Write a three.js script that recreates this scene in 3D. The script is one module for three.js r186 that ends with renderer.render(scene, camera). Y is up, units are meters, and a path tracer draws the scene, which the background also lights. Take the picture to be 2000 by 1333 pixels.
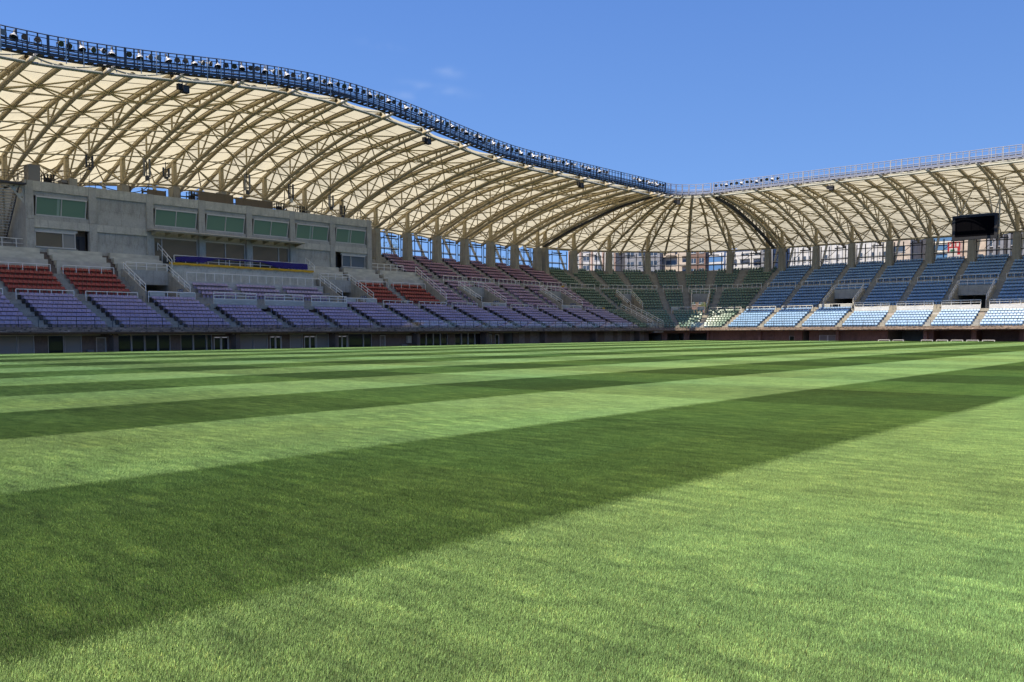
import * as THREE from 'three';
import { mergeGeometries } from 'three/addons/utils/BufferGeometryUtils.js';

// ---------------------------------------------------------------- camera, sky, sun, exposure
// World: x runs along the long stand towards the far corner, y up, -z towards the long stand (v = -z). Metres.
const scene = new THREE.Scene();
const camera = new THREE.PerspectiveCamera(2 * Math.atan(755 / 1728.8) * 180 / Math.PI, 2000 / 1510, 0.3, 3000);
camera.position.set(0, 1.7, 0);
camera.quaternion.setFromRotationMatrix(new THREE.Matrix4().makeBasis(
  new THREE.Vector3(0.65455506, -0.00399233, 0.75600379), new THREE.Vector3(0.04930981, 0.99808222, -0.03742219), new THREE.Vector3(-0.75440455, 0.06177329, 0.65349663)));
camera.setViewOffset(2000, 1510, 0, 0, 2000, 1333);
camera.updateMatrixWorld(true); camera.updateProjectionMatrix();

const renderer = new THREE.WebGLRenderer({ antialias: true });
renderer.toneMapping = THREE.LinearToneMapping;
renderer.toneMappingExposure = 1.55;
renderer.shadowMap.enabled = true;

const sun = new THREE.DirectionalLight(0xfff1dc, 5);
sun.position.set(-0.575 * 150, 150, -0.03 * 150); sun.target.position.set(60, 0, -50);
sun.position.add(sun.target.position);
sun.castShadow = true; sun.shadow.radius = 1;
Object.assign(sun.shadow.camera, { left: -130, right: 130, top: 130, bottom: -130, near: 1, far: 400 });
scene.add(sun, sun.target);

// ---------------------------------------------------------------- small tools
let seed = 7;
const rnd = () => { seed |= 0; seed = seed + 0x6D2B79F5 | 0; let t = Math.imul(seed ^ seed >>> 15, 1 | seed); t = t + Math.imul(t ^ t >>> 7, 61 | t) ^ t; return ((t ^ t >>> 14) >>> 0) / 4294967296; };
const rr = (a, b) => a + (b - a) * rnd();
const hash = (x, y) => { let h = Math.imul(x, 374761393) + Math.imul(y, 668265263) | 0; h = Math.imul(h ^ h >>> 13, 1274126177); return ((h ^ h >>> 16) >>> 0) / 4294967296; };
const vnoise = (x, y, p = 1e6) => { const xi = Math.floor(x), yi = Math.floor(y), fx = x - xi, fy = y - yi, m = (n) => ((n % p) + p) % p, s = fx * fx * (3 - 2 * fx), t = fy * fy * (3 - 2 * fy);
  const a = hash(m(xi), m(yi)), b = hash(m(xi + 1), m(yi)), c = hash(m(xi), m(yi + 1)), d = hash(m(xi + 1), m(yi + 1)); return (a + (b - a) * s) * (1 - t) + (c + (d - c) * s) * t; };
const fbm = (x, y, p = 1e6, n = 4) => { let s = 0, a = 0.5, t = 0; for (let i = 0; i < n; i++) { s += a * vnoise(x, y, p); t += a; x *= 2; y *= 2; p *= 2; a *= 0.5; } return s / t; };
const lerp = (a, b, t) => a + (b - a) * t, clamp = (x, a, b) => Math.min(b, Math.max(a, x)), sstep = (a, b, x) => { const t = clamp((x - a) / (b - a), 0, 1); return t * t * (3 - 2 * t); };
const ORD = 'zeroth first second third fourth fifth sixth seventh eighth ninth tenth eleventh twelfth thirteenth fourteenth fifteenth sixteenth seventeenth eighteenth nineteenth twentieth'.split(' ');
const TENS = { 2: 'twenty', 3: 'thirty', 4: 'forty', 5: 'fifty', 6: 'sixty', 7: 'seventy', 8: 'eighty', 9: 'ninety' };
const ord = (n) => n <= 20 ? ORD[n] : n < 100 ? (n % 10 ? TENS[n / 10 | 0] + '-' + ORD[n % 10] : TENS[n / 10 | 0].replace(/y$/, 'ieth')) : n + 'th';

// ---------------------------------------------------------------- sky (computed: clear air, a few thin wisps of cirrus)
{
  const Wd = 2048, Hd = 1024, data = new Float32Array(Wd * Hd * 4);
  const wisps = [[0.128, 0.305, 0.02, 0.0035, 0.1], [0.19, 0.262, 0.03, 0.004, 0.25], [0.205, 0.279, 0.012, 0.004, 0.3], [0.155, 0.255, 0.025, 0.004, 0.15]];
  const fwd = Math.atan2(-0.65349663, 0.75440455);
  for (let j = 0; j < Hd; j++) {
    const el = ((j + 0.5) / Hd - 0.5) * Math.PI;
    for (let i = 0; i < Wd; i++) {
      const az = ((i + 0.5) / Wd - 0.5) * 2 * Math.PI, e = Math.max(0, el), t = 1 - Math.exp(-e * 2.2);
      // horizon to zenith
      let r = lerp(0.31, 0.02, Math.pow(t, 0.66)), g = lerp(0.55, 0.09, Math.pow(t, 0.76)), b = lerp(0.95, 0.42, Math.pow(t, 1.0));
      const k = (j * Wd + i) * 4;
      let c = 0;
      if (e > 0.1 && e < 0.6) {
        let d = az - fwd; d = Math.atan2(Math.sin(d), Math.cos(d));
        const n = fbm(d * 60 + 40, e * 130 + 17, 1e6, 5), big = fbm(d * 5 + 9, e * 12 + 3, 1e6, 3);
        for (const [wx, wy, sx, sy, am] of wisps) { const q = ((d + 0.275 - wx) / sx) ** 2 + ((e - wy + (d + 0.275 - wx) * 0.12) / sy) ** 2; if (q < 9) c += 0.55 * am * Math.exp(-q) * sstep(0.35, 0.75, n); }
        
      }
      const s = 0.8 * (1 - 0.16 * Math.cos(az) * Math.cos(el));
      data[k] = lerp(r, 0.95, c) * s; data[k + 1] = lerp(g, 1.0, c) * s; data[k + 2] = lerp(b, 1.08, c) * s; data[k + 3] = 1;
    }
  }
  const tex = new THREE.DataTexture(data, Wd, Hd, THREE.RGBAFormat, THREE.FloatType);
  tex.mapping = THREE.EquirectangularReflectionMapping; tex.magFilter = THREE.LinearFilter; tex.minFilter = THREE.LinearFilter; tex.needsUpdate = true;
  scene.background = tex; scene.environment = tex;
}

// ---------------------------------------------------------------- textures and materials
function tex(w, h, f, srgb = true) {
  const d = new Uint8Array(w * h * 4);
  for (let y = 0; y < h; y++) for (let x = 0; x < w; x++) { const c = f(x / w, y / h), k = (y * w + x) * 4; d[k] = clamp(c[0], 0, 1) * 255; d[k + 1] = clamp(c[1], 0, 1) * 255; d[k + 2] = clamp(c[2], 0, 1) * 255; d[k + 3] = 255; }
  const t = new THREE.DataTexture(d, w, h); t.wrapS = t.wrapT = THREE.RepeatWrapping; t.magFilter = THREE.LinearFilter; t.minFilter = THREE.LinearMipmapLinearFilter; t.generateMipmaps = true;
  if (srgb) t.colorSpace = THREE.SRGBColorSpace; t.needsUpdate = true; return t;
}
const scaled = (t, sx, sy) => { const c = t.clone(); c.repeat.set(1 / sx, 1 / sy); c.needsUpdate = true; return c; };
const concreteT = tex(512, 512, (x, y) => { const a = fbm(x * 6, y * 6, 6, 5), b = fbm(x * 48 + 5, y * 48, 48, 3), s = fbm(x * 40, y * 3, 40, 3); const v = 0.80 + 0.15 * a + 0.12 * (b - 0.5) - 0.07 * sstep(0.55, 0.8, s); return [v, v, v * 0.985]; });
const stainT = tex(1024, 128, (x, y) => { const s = fbm(x * 128, y * 4, 128, 3), b = fbm(x * 30 + 3, y * 6, 30, 4), w = sstep(0.56, 0.8, fbm(x * 220, y * 18, 220, 3)) * sstep(0.5, 0.7, b); const v = 0.55 + 0.3 * b - 0.25 * sstep(0.5, 0.75, s) + 0.5 * w; return [v, v * 0.98, v * 0.96]; });
const grainT = tex(256, 256, (x, y) => { const v = 0.82 + 0.2 * fbm(x * 8, y * 8, 8, 5); return [v, v, v]; });
const membraneT = tex(512, 512, (x, y) => { const v = 0.93 + 0.08 * fbm(x * 5, y * 5, 5, 4) - 0.05 * (fbm(x * 30, y * 2, 30, 3) > 0.62 ? 1 : 0) * fbm(x * 9, y * 9, 9, 2); return [v, v, v * 0.99]; });
const std = (color, rough = 0.8, o = {}) => { const m = new THREE.MeshStandardMaterial({ roughness: rough, metalness: o.metal || 0 }); if (Array.isArray(color)) m.color.setRGB(...color); else m.color.set(color); if (o.map) m.map = o.map; if (o.bump) { m.bumpMap = o.bump; m.bumpScale = o.bs || 0.01; } m.side = THREE.DoubleSide; return m; };
const phys = (color, rough, o) => { const m = new THREE.MeshPhysicalMaterial({ roughness: rough, side: THREE.DoubleSide, ...o }); m.color.setRGB(...color); return m; };
const M = {
  concrete: std([0.45, 0.43, 0.37], 0.9, { map: scaled(concreteT, 4, 4) }),
  facade: std([0.53, 0.522, 0.475], 0.85, { map: scaled(concreteT, 5, 5) }),
  facadeLight: std([0.68, 0.665, 0.585], 0.85, { map: scaled(concreteT, 6, 3) }),
  step: std([0.46, 0.43, 0.365], 0.92, { map: scaled(concreteT, 3, 3) }),
  beige: std([0.64, 0.61, 0.49], 0.85, { map: scaled(grainT, 5, 2) }),
  fascia: std([0.60, 0.49, 0.40], 0.9, { map: scaled(stainT, 30, 0.6) }),
  darkwall: std([0.23, 0.18, 0.145], 0.9, { map: scaled(concreteT, 4, 4) }),
  brownwall: std([0.30, 0.185, 0.145], 0.9, { map: scaled(concreteT, 3, 3) }),
  brownwall2: std([0.26, 0.165, 0.13], 0.9, { map: scaled(concreteT, 4, 2.5) }),
  greypanel: std([0.28, 0.25, 0.21], 0.7, { map: scaled(grainT, 2, 2) }),
  lightpanel: std([0.56, 0.56, 0.50], 0.7, { map: scaled(grainT, 4, 1) }),
  whitepanel: std([0.74, 0.75, 0.74], 0.6, { map: scaled(grainT, 3, 1) }),
  rail: std([0.78, 0.77, 0.72], 0.5),
  steel: std([0.56, 0.475, 0.30], 0.48, { map: scaled(grainT, 1, 1) }),
  steelDark: std([0.15, 0.115, 0.07], 0.7),
  edge: std([0.36, 0.37, 0.31], 0.5),
  cap: std([0.75, 0.74, 0.70], 0.4),
  catwalk: std([0.045, 0.047, 0.056], 0.55),
  catwalkPale: std([0.30, 0.31, 0.36], 0.5),
  catfloor: std([0.06, 0.062, 0.07], 0.7),
  black: std([0.012, 0.012, 0.013], 0.6),
  darkgrey: std([0.05, 0.05, 0.055], 0.6),
  midgrey: std([0.21, 0.2, 0.185], 0.6),
  cable: std([0.02, 0.02, 0.02], 0.6),
  mullion: std([0.02, 0.02, 0.022], 0.5),
  column: std([0.43, 0.41, 0.345], 0.9, { map: scaled(concreteT, 3, 6) }),
  strut: std([0.42, 0.43, 0.42], 0.6),
  lampWhite: std([0.6, 0.6, 0.57], 0.3, { metal: 0.1 }),
  lampGlass: phys([0.03, 0.032, 0.028], 0.12, { clearcoat: 1 }),
  frameAlu: std([0.52, 0.51, 0.47], 0.45),
  greenGlass: phys([0.15, 0.25, 0.185], 0.2, {}),
  blindGreen: phys([0.26, 0.36, 0.30], 0.3, {}),
  darkGlass: phys([0.022, 0.026, 0.028], 0.05, {}),
  roomGlass: phys([0.075, 0.08, 0.07], 0.06, {}),
  blind: std([0.26, 0.255, 0.225], 0.6),
  pane: phys([0.96, 0.98, 0.98], 0.02, { transmission: 1, thickness: 0, ior: 1.8 }),
  yellow: std([0.6, 0.36, 0.02], 0.75),
  blueCloth: std([0.022, 0.014, 0.15], 0.85),
  signBlue: std([0.03, 0.05, 0.16], 0.6),
  signWhite: std([0.6, 0.62, 0.62], 0.6),
  screen: phys([0.004, 0.004, 0.005], 1, { specularIntensity: 0 }),
  membrane: phys([0.84, 0.785, 0.575], 1, { transmission: 0.55, thickness: 0, map: scaled(membraneT, 7, 7) }),
  soil: std([0.05, 0.065, 0.02], 1),
  track: std([0.12, 0.07, 0.055], 0.95, { map: scaled(grainT, 2, 2) }),
  asphalt: std([0.09, 0.09, 0.09], 0.95, { map: scaled(grainT, 5, 5) }),
};
const seatMat = {
  lavender: phys([0.325, 0.27, 0.39], 0.4, { ior: 1.6 }), red: phys([0.31, 0.045, 0.03], 0.45, {}),
  green: phys([0.08, 0.175, 0.12], 0.45, { ior: 1.8 }), blue: phys([0.15, 0.30, 0.50], 0.45, { ior: 1.68 }),
};
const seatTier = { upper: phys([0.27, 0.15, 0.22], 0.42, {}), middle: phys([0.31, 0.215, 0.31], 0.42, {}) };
const seatMatB = {};
for (const k in seatMat) { seatMatB[k] = seatMat[k].clone(); seatMatB[k].color.multiplyScalar(k === 'red' ? 0.88 : 0.9); }

// ---------------------------------------------------------------- naming and objects
const used = new Map();
const numbered = (n) => { const c = used.get(n) || 0; used.set(n, c + 1); return c ? n + '_' + String(c).padStart(3, '0') : n; };
function tag(o, label, category, group, kind) { if (label) o.userData.label = label; if (category) o.userData.category = category; if (group) o.userData.group = group; if (kind) o.userData.kind = kind; return o; }
function thing(name, pos, label, category, group) { const g = new THREE.Group(); g.name = numbered(name); g.position.copy(pos); scene.add(g); tag(g, label, category, group); return g; }
function sub(name, parent) { const g = new THREE.Group(); g.name = name; parent.add(g); return g; }
const wpos = (o) => { const v = new THREE.Vector3(); while (o && o !== scene) { v.add(o.position); o = o.parent; } return v; };

// ---------------------------------------------------------------- stand coordinates: a along the stands, o outwards from the front edge, y up
const V0 = 85, AM = 133.8, CV = 75.3, R0 = V0 - CV, AL = 40.32, AE = AM + AL;
function fr(a) {
  if (a >= 1000) return { u: 1170 - a, v: -8, nu: 0, nv: -1, tu: -1, tv: 0 };
  if (a <= AM) return { u: a, v: V0, nu: 0, nv: 1, tu: 1, tv: 0 };
  if (a >= AE) return { u: AM + R0, v: CV - (a - AE), nu: 1, nv: 0, tu: 0, tv: -1 };
  const p = (a - AM) / AL * Math.PI / 2, s = Math.sin(p), c = Math.cos(p);
  return { u: AM + R0 * s, v: CV + R0 * c, nu: s, nv: c, tu: c, tv: -s };
}
const P = (a, o, y) => { const f = fr(a); return new THREE.Vector3(f.u + f.nu * o, y, -(f.v + f.nv * o)); };
const PL = (a, o, y, dx) => { const f = fr(a); return new THREE.Vector3(f.u + f.nu * o + f.tu * dx, y, -(f.v + f.nv * o + f.tv * dx)); };
const basis = (a) => { const f = fr(a); return new THREE.Matrix4().makeBasis(new THREE.Vector3(f.tu, 0, -f.tv), new THREE.Vector3(0, 1, 0), new THREE.Vector3(-f.nu, 0, f.nv)); };
const phi = (d) => AM + d / 90 * AL, eV = (v) => AE + CV - v;
const inCorner = (a0, a1) => a1 > AM && a0 < AE;
const hump = (a) => { if (a >= 1000) a = 1170 - a; const x = (a - 63.5) / 35; return Math.abs(x) < 1 ? 2.8 * Math.cos(x * Math.PI / 2) ** 2 : 0; };

// ---------------------------------------------------------------- geometry builder (world coordinates; build() moves it to the parent's base)
class GB {
  constructor() { this.p = []; this.t = []; this.list = []; }
  quad(a, b, c, d, uv) { uv = uv || [[0, 0], [1, 0], [1, 1], [0, 1]]; for (const k of [0, 1, 2, 0, 2, 3]) { const v = [a, b, c, d][k]; this.p.push(v.x, v.y, v.z); this.t.push(uv[k][0], uv[k][1]); } return this; }
  tri(a, b, c) { for (const v of [a, b, c]) { this.p.push(v.x, v.y, v.z); this.t.push(v.x, v.y); } return this; }
  // profile [[o,y]...] (counter-clockwise seen with o to the right) swept along a
  ext(prof, a0, a1, caps = true, offs = 0) {
    const n = inCorner(a0, a1) ? Math.max(1, Math.ceil((a1 - a0) / 1.1)) : 1, m = prof.length;
    for (let i = 0; i < n; i++) {
      const b0 = lerp(a0, a1, i / n), b1 = lerp(a0, a1, (i + 1) / n); let L = 0;
      for (let k = 0; k < m; k++) {
        const [o0, y0] = prof[k], [o1, y1] = prof[(k + 1) % m], len = Math.hypot(o1 - o0, y1 - y0);
        this.quad(P(b0, o0, y0), P(b1, o0, y0), P(b1, o1, y1), P(b0, o1, y1), [[b0 + offs, L], [b1 + offs, L], [b1 + offs, L + len], [b0 + offs, L + len]]); L += len;
      }
    }
    if (caps) for (const a of [a0, a1]) { const sh = THREE.ShapeUtils.triangulateShape(prof.map(([o, y]) => new THREE.Vector2(o, y)), []); for (const f of sh) for (const k of f) { const [o, y] = prof[k], v = P(a, o, y); this.p.push(v.x, v.y, v.z); this.t.push(o, y); } }
    return this;
  }
  bx(a0, a1, o0, o1, y0, y1) { return this.ext([[o0, y0], [o1, y0], [o1, y1], [o0, y1]], a0, a1); }
  // box aligned with the stand direction at a, so straight even in the corner
  lbox(a, dx0, dx1, o0, o1, y0, y1) {
    const c = (x, o, y) => PL(a, o, y, x);
    const q = (A, B, C, D, w, h) => this.quad(A, B, C, D, [[0, 0], [w, 0], [w, h], [0, h]]), w = dx1 - dx0, d = o1 - o0, h = y1 - y0;
    q(c(dx0, o0, y0), c(dx1, o0, y0), c(dx1, o0, y1), c(dx0, o0, y1), w, h); q(c(dx1, o1, y0), c(dx0, o1, y0), c(dx0, o1, y1), c(dx1, o1, y1), w, h);
    q(c(dx0, o1, y0), c(dx0, o0, y0), c(dx0, o0, y1), c(dx0, o1, y1), d, h); q(c(dx1, o0, y0), c(dx1, o1, y0), c(dx1, o1, y1), c(dx1, o0, y1), d, h);
    q(c(dx0, o0, y1), c(dx1, o0, y1), c(dx1, o1, y1), c(dx0, o1, y1), w, d); q(c(dx0, o1, y0), c(dx1, o1, y0), c(dx1, o0, y0), c(dx0, o0, y0), w, d); return this;
  }
  wbox(x0, x1, y0, y1, z0, z1) {
    const V = (x, y, z) => new THREE.Vector3(x, y, z), q = (A, B, C, D, w, h) => this.quad(A, B, C, D, [[0, 0], [w, 0], [w, h], [0, h]]), w = x1 - x0, h = y1 - y0, d = z1 - z0;
    q(V(x0, y0, z1), V(x1, y0, z1), V(x1, y1, z1), V(x0, y1, z1), w, h); q(V(x1, y0, z0), V(x0, y0, z0), V(x0, y1, z0), V(x1, y1, z0), w, h);
    q(V(x0, y0, z0), V(x0, y0, z1), V(x0, y1, z1), V(x0, y1, z0), d, h); q(V(x1, y0, z1), V(x1, y0, z0), V(x1, y1, z0), V(x1, y1, z1), d, h);
    q(V(x0, y1, z1), V(x1, y1, z1), V(x1, y1, z0), V(x0, y1, z0), w, d); q(V(x0, y0, z0), V(x1, y0, z0), V(x1, y0, z1), V(x0, y0, z1), w, d); return this;
  }
  tube(pts, r, seg = 6, smooth = true) {
    const c = pts.length > 2 ? new THREE.CatmullRomCurve3(pts, false, 'centripetal') : new THREE.LineCurve3(pts[0], pts[1]);
    const g = new THREE.TubeGeometry(c, pts.length > 2 ? Math.min(40, (pts.length - 1) * 4) : 1, r, seg, false); this.list.push(g.toNonIndexed()); return this;
  }
  bar(p, q, r, seg = 6) { // capped cylinder
    const d = q.clone().sub(p), L = d.length(), g = new THREE.CylinderGeometry(r, r, L, seg, 1).toNonIndexed();
    g.applyQuaternion(new THREE.Quaternion().setFromUnitVectors(new THREE.Vector3(0, 1, 0), d.normalize())); g.translate((p.x + q.x) / 2, (p.y + q.y) / 2, (p.z + q.z) / 2); this.list.push(g); return this;
  }
  add(g) { this.list.push(g.index ? g.toNonIndexed() : g); return this; }
  geo(off) {
    const all = [];
    if (this.p.length) { const g = new THREE.BufferGeometry(); g.setAttribute('position', new THREE.Float32BufferAttribute(this.p, 3)); g.setAttribute('uv', new THREE.Float32BufferAttribute(this.t, 2)); g.computeVertexNormals(); all.push(g); }
    for (const g of this.list) { if (!g.getAttribute('uv')) g.setAttribute('uv', new THREE.Float32BufferAttribute(new Float32Array(g.getAttribute('position').count * 2), 2)); if (!g.getAttribute('normal')) g.computeVertexNormals(); all.push(g); }
    const r = all.length === 1 ? all[0] : mergeGeometries(all); r.translate(-off.x, -off.y, -off.z); return r;
  }
  build(name, mat, parent = scene) { const m = new THREE.Mesh(this.geo(parent === scene ? new THREE.Vector3() : wpos(parent)), mat); m.name = parent === scene ? numbered(name) : name; m.castShadow = m.receiveShadow = true; parent.add(m); return m; }
}
const gb = () => new GB();

// ================================================================ ground
{
  const m = gb().quad(new THREE.Vector3(-900, -0.9, 900), new THREE.Vector3(1400, -0.9, 900), new THREE.Vector3(1400, -0.9, -1400), new THREE.Vector3(-900, -0.9, -1400), [[0, 0], [2300, 0], [2300, 2300], [0, 2300]]).build('ground', M.asphalt);
  tag(m, 'dark asphalt ground running out around the stadium', 'ground', null, 'structure');
  const f = gb().wbox(-14, 139.6, -0.9, -0.012, -81.2, 14).build('field', M.soil);
  tag(f, 'raised soil bed of the playing field under the turf', 'field', null, 'structure');
}
// turf: real leaning blades in square patches; mowing stripes are blade lean plus light and dark put into the patch colour
const STRIPE = 5.25, CROSS = 5.4, V_A = 4.91, U_A = 14.3;
{
  const grass = new THREE.Group(); grass.name = 'grass'; scene.add(grass); tag(grass, 'close mown green turf in light and dark mowing checks', 'grass', null, 'stuff');
  const mat = phys([1, 1, 1], 0.7, { vertexColors: true });
  mat.vertexColors = true;
  let off = 0; const patch = (lu, lv, nb, lenK) => { off += 13.7;
    const pos = [], col = [], idx = [];
    for (let i = 0; i < nb; i++) {
      const x = rr(-0.5, 0.5) + rr(-0.13, 0.13), z = rr(-0.5, 0.5) + rr(-0.13, 0.13), h = rr(0.004, 0.011) * lenK, w = rr(0.0007, 0.0016), ang = rnd() * Math.PI * 2;
      const dx = (lu + rr(-0.9, 0.9)) * h * rr(0.5, 1.1), dz = -(lv + rr(-0.9, 0.9)) * h * rr(0.5, 1.1), px = Math.cos(ang) * w, pz = Math.sin(ang) * w;
      const k = pos.length / 3;
      pos.push(x - px, -0.012, z - pz, x + px, -0.012, z + pz, x + dx + px * 0.5, h, z + dz + pz * 0.5, x + dx - px * 0.5, h * 0.97, z + dz - pz * 0.5);
      idx.push(k, k + 1, k + 2, k, k + 2, k + 3);
      const cl = 0.4 * fbm(x * 7 + off, z * 5 + off, 1e6, 3) + 0.6 * fbm(x * 11 + off, z * 1.7 + off * 2, 1e6, 3), t = clamp(rnd() * 0.7 + (cl - 0.35), 0, 1), y = rnd() < 0.04 + 0.22 * sstep(0.55, 0.75, cl) ? 1 : 0, br = (rnd() < 0.12 ? rr(1.5, 1.9) : rr(0.5, 1.25)) * (0.5 + 1.0 * cl), c = [lerp(0.116, 0.176, t) + y * 0.075, lerp(0.232, 0.302, t) + y * 0.05, lerp(0.053, 0.07, t) + y * 0.008].map((q) => q * br);
      for (let q = 0; q < 4; q++) col.push(...c);
    }
    const g = new THREE.BufferGeometry(); g.setAttribute('position', new THREE.Float32BufferAttribute(pos, 3)); g.setAttribute('color', new THREE.Float32BufferAttribute(col, 3)); g.setIndex(idx); return g;
  };
  // two lean variants x three random patches; turning a patch by 180 degrees reverses the lean
  const kinds = [];
  for (const s of [1, -1]) for (let q = 0; q < 5; q++) kinds.push({ s, g: patch(0.6, 0.14 * s, 36000, 1), at: [] });
  const u0 = U_A - 5 * CROSS, v0 = V_A - 3 * STRIPE;
  for (let i = 0; u0 + i * CROSS < 139.4; i++) for (let j = 0; v0 + j * STRIPE < 81; j++) {
    const su = j % 2 === 0 ? 1 : -1, sv = (v0 + (j + 1) * STRIPE < V_A + 1 || u0 + (i + 1) * CROSS < U_A + 0.1) ? 0 : i % 2 === 1 ? 1 : -1;
    for (let p = 0; p < 5; p++) for (let q = 0; q < 5; q++) {
      const u = u0 + (i + (p + 0.5) / 5) * CROSS, v = v0 + (j + (q + 0.5) / 5) * STRIPE; if (u > 139.3 || v > 80.9) continue;
      const flip = su < 0, s = (flip ? -sv : sv) || (hash(i * 5 + p, j * 5 + q + 9) > 0.5 ? 1 : -1), set = kinds.filter((k) => k.s === s); set[Math.floor(hash(i * 5 + p + 300, j * 5 + q + 77) * 5)].at.push([u, v, flip, su, sv]);
    }
  }
  const m4 = new THREE.Matrix4(), qn = new THREE.Quaternion(), c = new THREE.Color();
  kinds.forEach((k) => {
    const im = new THREE.InstancedMesh(k.g, mat, k.at.length); im.name = 'turf_blades'; im.userData.kind = 'stuff';
    k.at.forEach(([u, v, flip, su, sv], n) => {
      qn.setFromAxisAngle(new THREE.Vector3(0, 1, 0), flip ? Math.PI : 0);
      m4.compose(new THREE.Vector3(u, 0, -v), qn, new THREE.Vector3(CROSS / 5, 1, STRIPE / 5)); im.setMatrixAt(n, m4);
      const a = fbm(u * 0.35 + 50, v * 0.35 + 20, 1e6, 3) - 0.5, streak = fbm(u * 1.3 + 200, v * 0.12 + 90, 1e6, 2) - 0.5, y = fbm(u * 0.16 + 8, v * 0.2 + 71, 1e6, 3) - 0.5;
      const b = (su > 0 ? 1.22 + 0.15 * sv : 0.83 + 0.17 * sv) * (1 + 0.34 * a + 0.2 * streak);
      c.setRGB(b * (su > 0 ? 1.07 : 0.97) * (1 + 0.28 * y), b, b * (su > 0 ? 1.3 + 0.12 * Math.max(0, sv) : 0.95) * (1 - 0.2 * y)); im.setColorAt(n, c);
    });
    im.receiveShadow = true; grass.add(im);
  });
}

// ================================================================ grandstands
// truss and column lines
const TRUSS = [];
for (let n = -4; n <= 14; n++) TRUSS.push(38.6 + 6.72 * n);
TRUSS.push(AM + 1.9 / 90 * AL); for (const d of [15.5, 30, 44.5, 59, 73.3, 86.7]) TRUSS.push(AM + d / 90 * AL);
for (let n = 0; n < 10; n++) TRUSS.push(AE + CV - (74.3 - 6.8 * n));
const COLS = TRUSS;
const RL = (i) => 2.1 + 0.41 * i, RM = (i) => 5.8 + 0.57 * i, RU = (i) => 10.3 + 0.56 * i;   // tread heights
const A = (k) => 33.38 + 6.72 * k, AB = (k) => eV(75.0 - 6.8 * k);                             // aisle centres on the long side and at the end
const MAIN0 = 12.4, END1 = eV(6.6);
const stands = {
  main: thing('grandstand', P(70, 0, -0.9), 'long side grandstand of concrete terraces with lavender and red seats', 'grandstand'),
  corner: thing('grandstand', P(phi(45), 0, -0.9), 'curved corner grandstand of concrete terraces with green seats', 'grandstand'),
  end: thing('grandstand', P(eV(45), 0, -0.9), 'end grandstand of concrete terraces with blue seats, lower rows sunlit', 'grandstand'),
};
const standOf = (a) => a < AM ? stands.main : a < AE ? stands.corner : stands.end;
const SEG = [[MAIN0, AM], [AM, AE], [AE, END1]];
const portals = [[47.5, 53.0], [74.6, 80.2], [101.9, 107.9], [122.6, 128.6], [phi(23.7), phi(31.9)], [phi(59.7), phi(68.6)], [eV(60.6), eV(55.2)], [eV(40.2), eV(34.6)]];
const STAIR = [phi(15.9), phi(31.5)];            // stair pit through the lower tier of the corner
const cut = (a0, a1, holes) => { let s = [[a0, a1]]; for (const [h0, h1] of holes) s = s.flatMap(([x, y]) => h1 <= x || h0 >= y ? [[x, y]] : [[x, h0], [h1, y]].filter(([p, q]) => q - p > 0.05)); return s; };
const part = (name, mat, list, f) => list.forEach(([a0, a1]) => { for (const [s0, s1] of SEG) { const x = Math.max(a0, s0), y = Math.min(a1, s1); if (y - x > 0.02) { const g = gb(); f(g, x, y); g.build(name, mat, standOf((x + y) / 2)); } } });
const LOWC = [[53.6, 73.7], [eV(54.3), END1]];   // stretches with six lower rows and a parapet
const isLowC = (a) => LOWC.some(([x, y]) => a > x && a < y);
// lower terrace steps
for (let i = 0; i < 8; i++) {
  const holes = [[phi(16.2), phi(30)], ...(i > 5 ? LOWC : [])];
  part('terrace_step', M.step, cut(MAIN0, END1, holes), (g, x, y) => g.bx(x, y, i ? 0.5 + i : 0.05, 1.5 + i, RL(i) - (i ? 0.47 : 0.3), RL(i)));
}
for (const [x, y] of LOWC) { part('parapet_panel', x < 100 ? M.lightpanel : M.whitepanel, [[x, y]].flatMap(([p, q]) => cut(p, q, x < 100 ? [A(3), A(4), A(5), A(6)].map((c) => [c - 0.55, c + 0.55]) : [0, 1, 2, 3, 4, 5, 6, 7, 8, 9].map((k) => [AB(k) - 0.6, AB(k) + 0.6]))), (g, a0, a1) => g.bx(a0, a1, 6.6, 6.75, 4.5, 5.5));
  part('walkway', M.step, [[x, y]], (g, a0, a1) => g.bx(a0, a1, 6.5, 8.5, 4.5, 4.97)); }
part('walkway', M.step, [[MAIN0, END1]], (g, x, y) => g.bx(x, y, 8.5, 10.1, 4.55, 5.0));
// middle terrace steps
const midRows = (a0, a1, n0, n1) => { for (let i = n0; i < n1; i++) part('terrace_step', M.step, cut(a0, a1, i < 5 ? portals : []), (g, x, y) => g.bx(x, y, 10.1 + i, 11.1 + i, RM(i) - 0.62 - (i ? 0 : 0.2), RM(i))); };
midRows(MAIN0, 53, 0, 5); midRows(53, 74.6, 0, 3); midRows(74.6, 95, 0, 5); midRows(95, END1, 0, 7);
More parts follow.
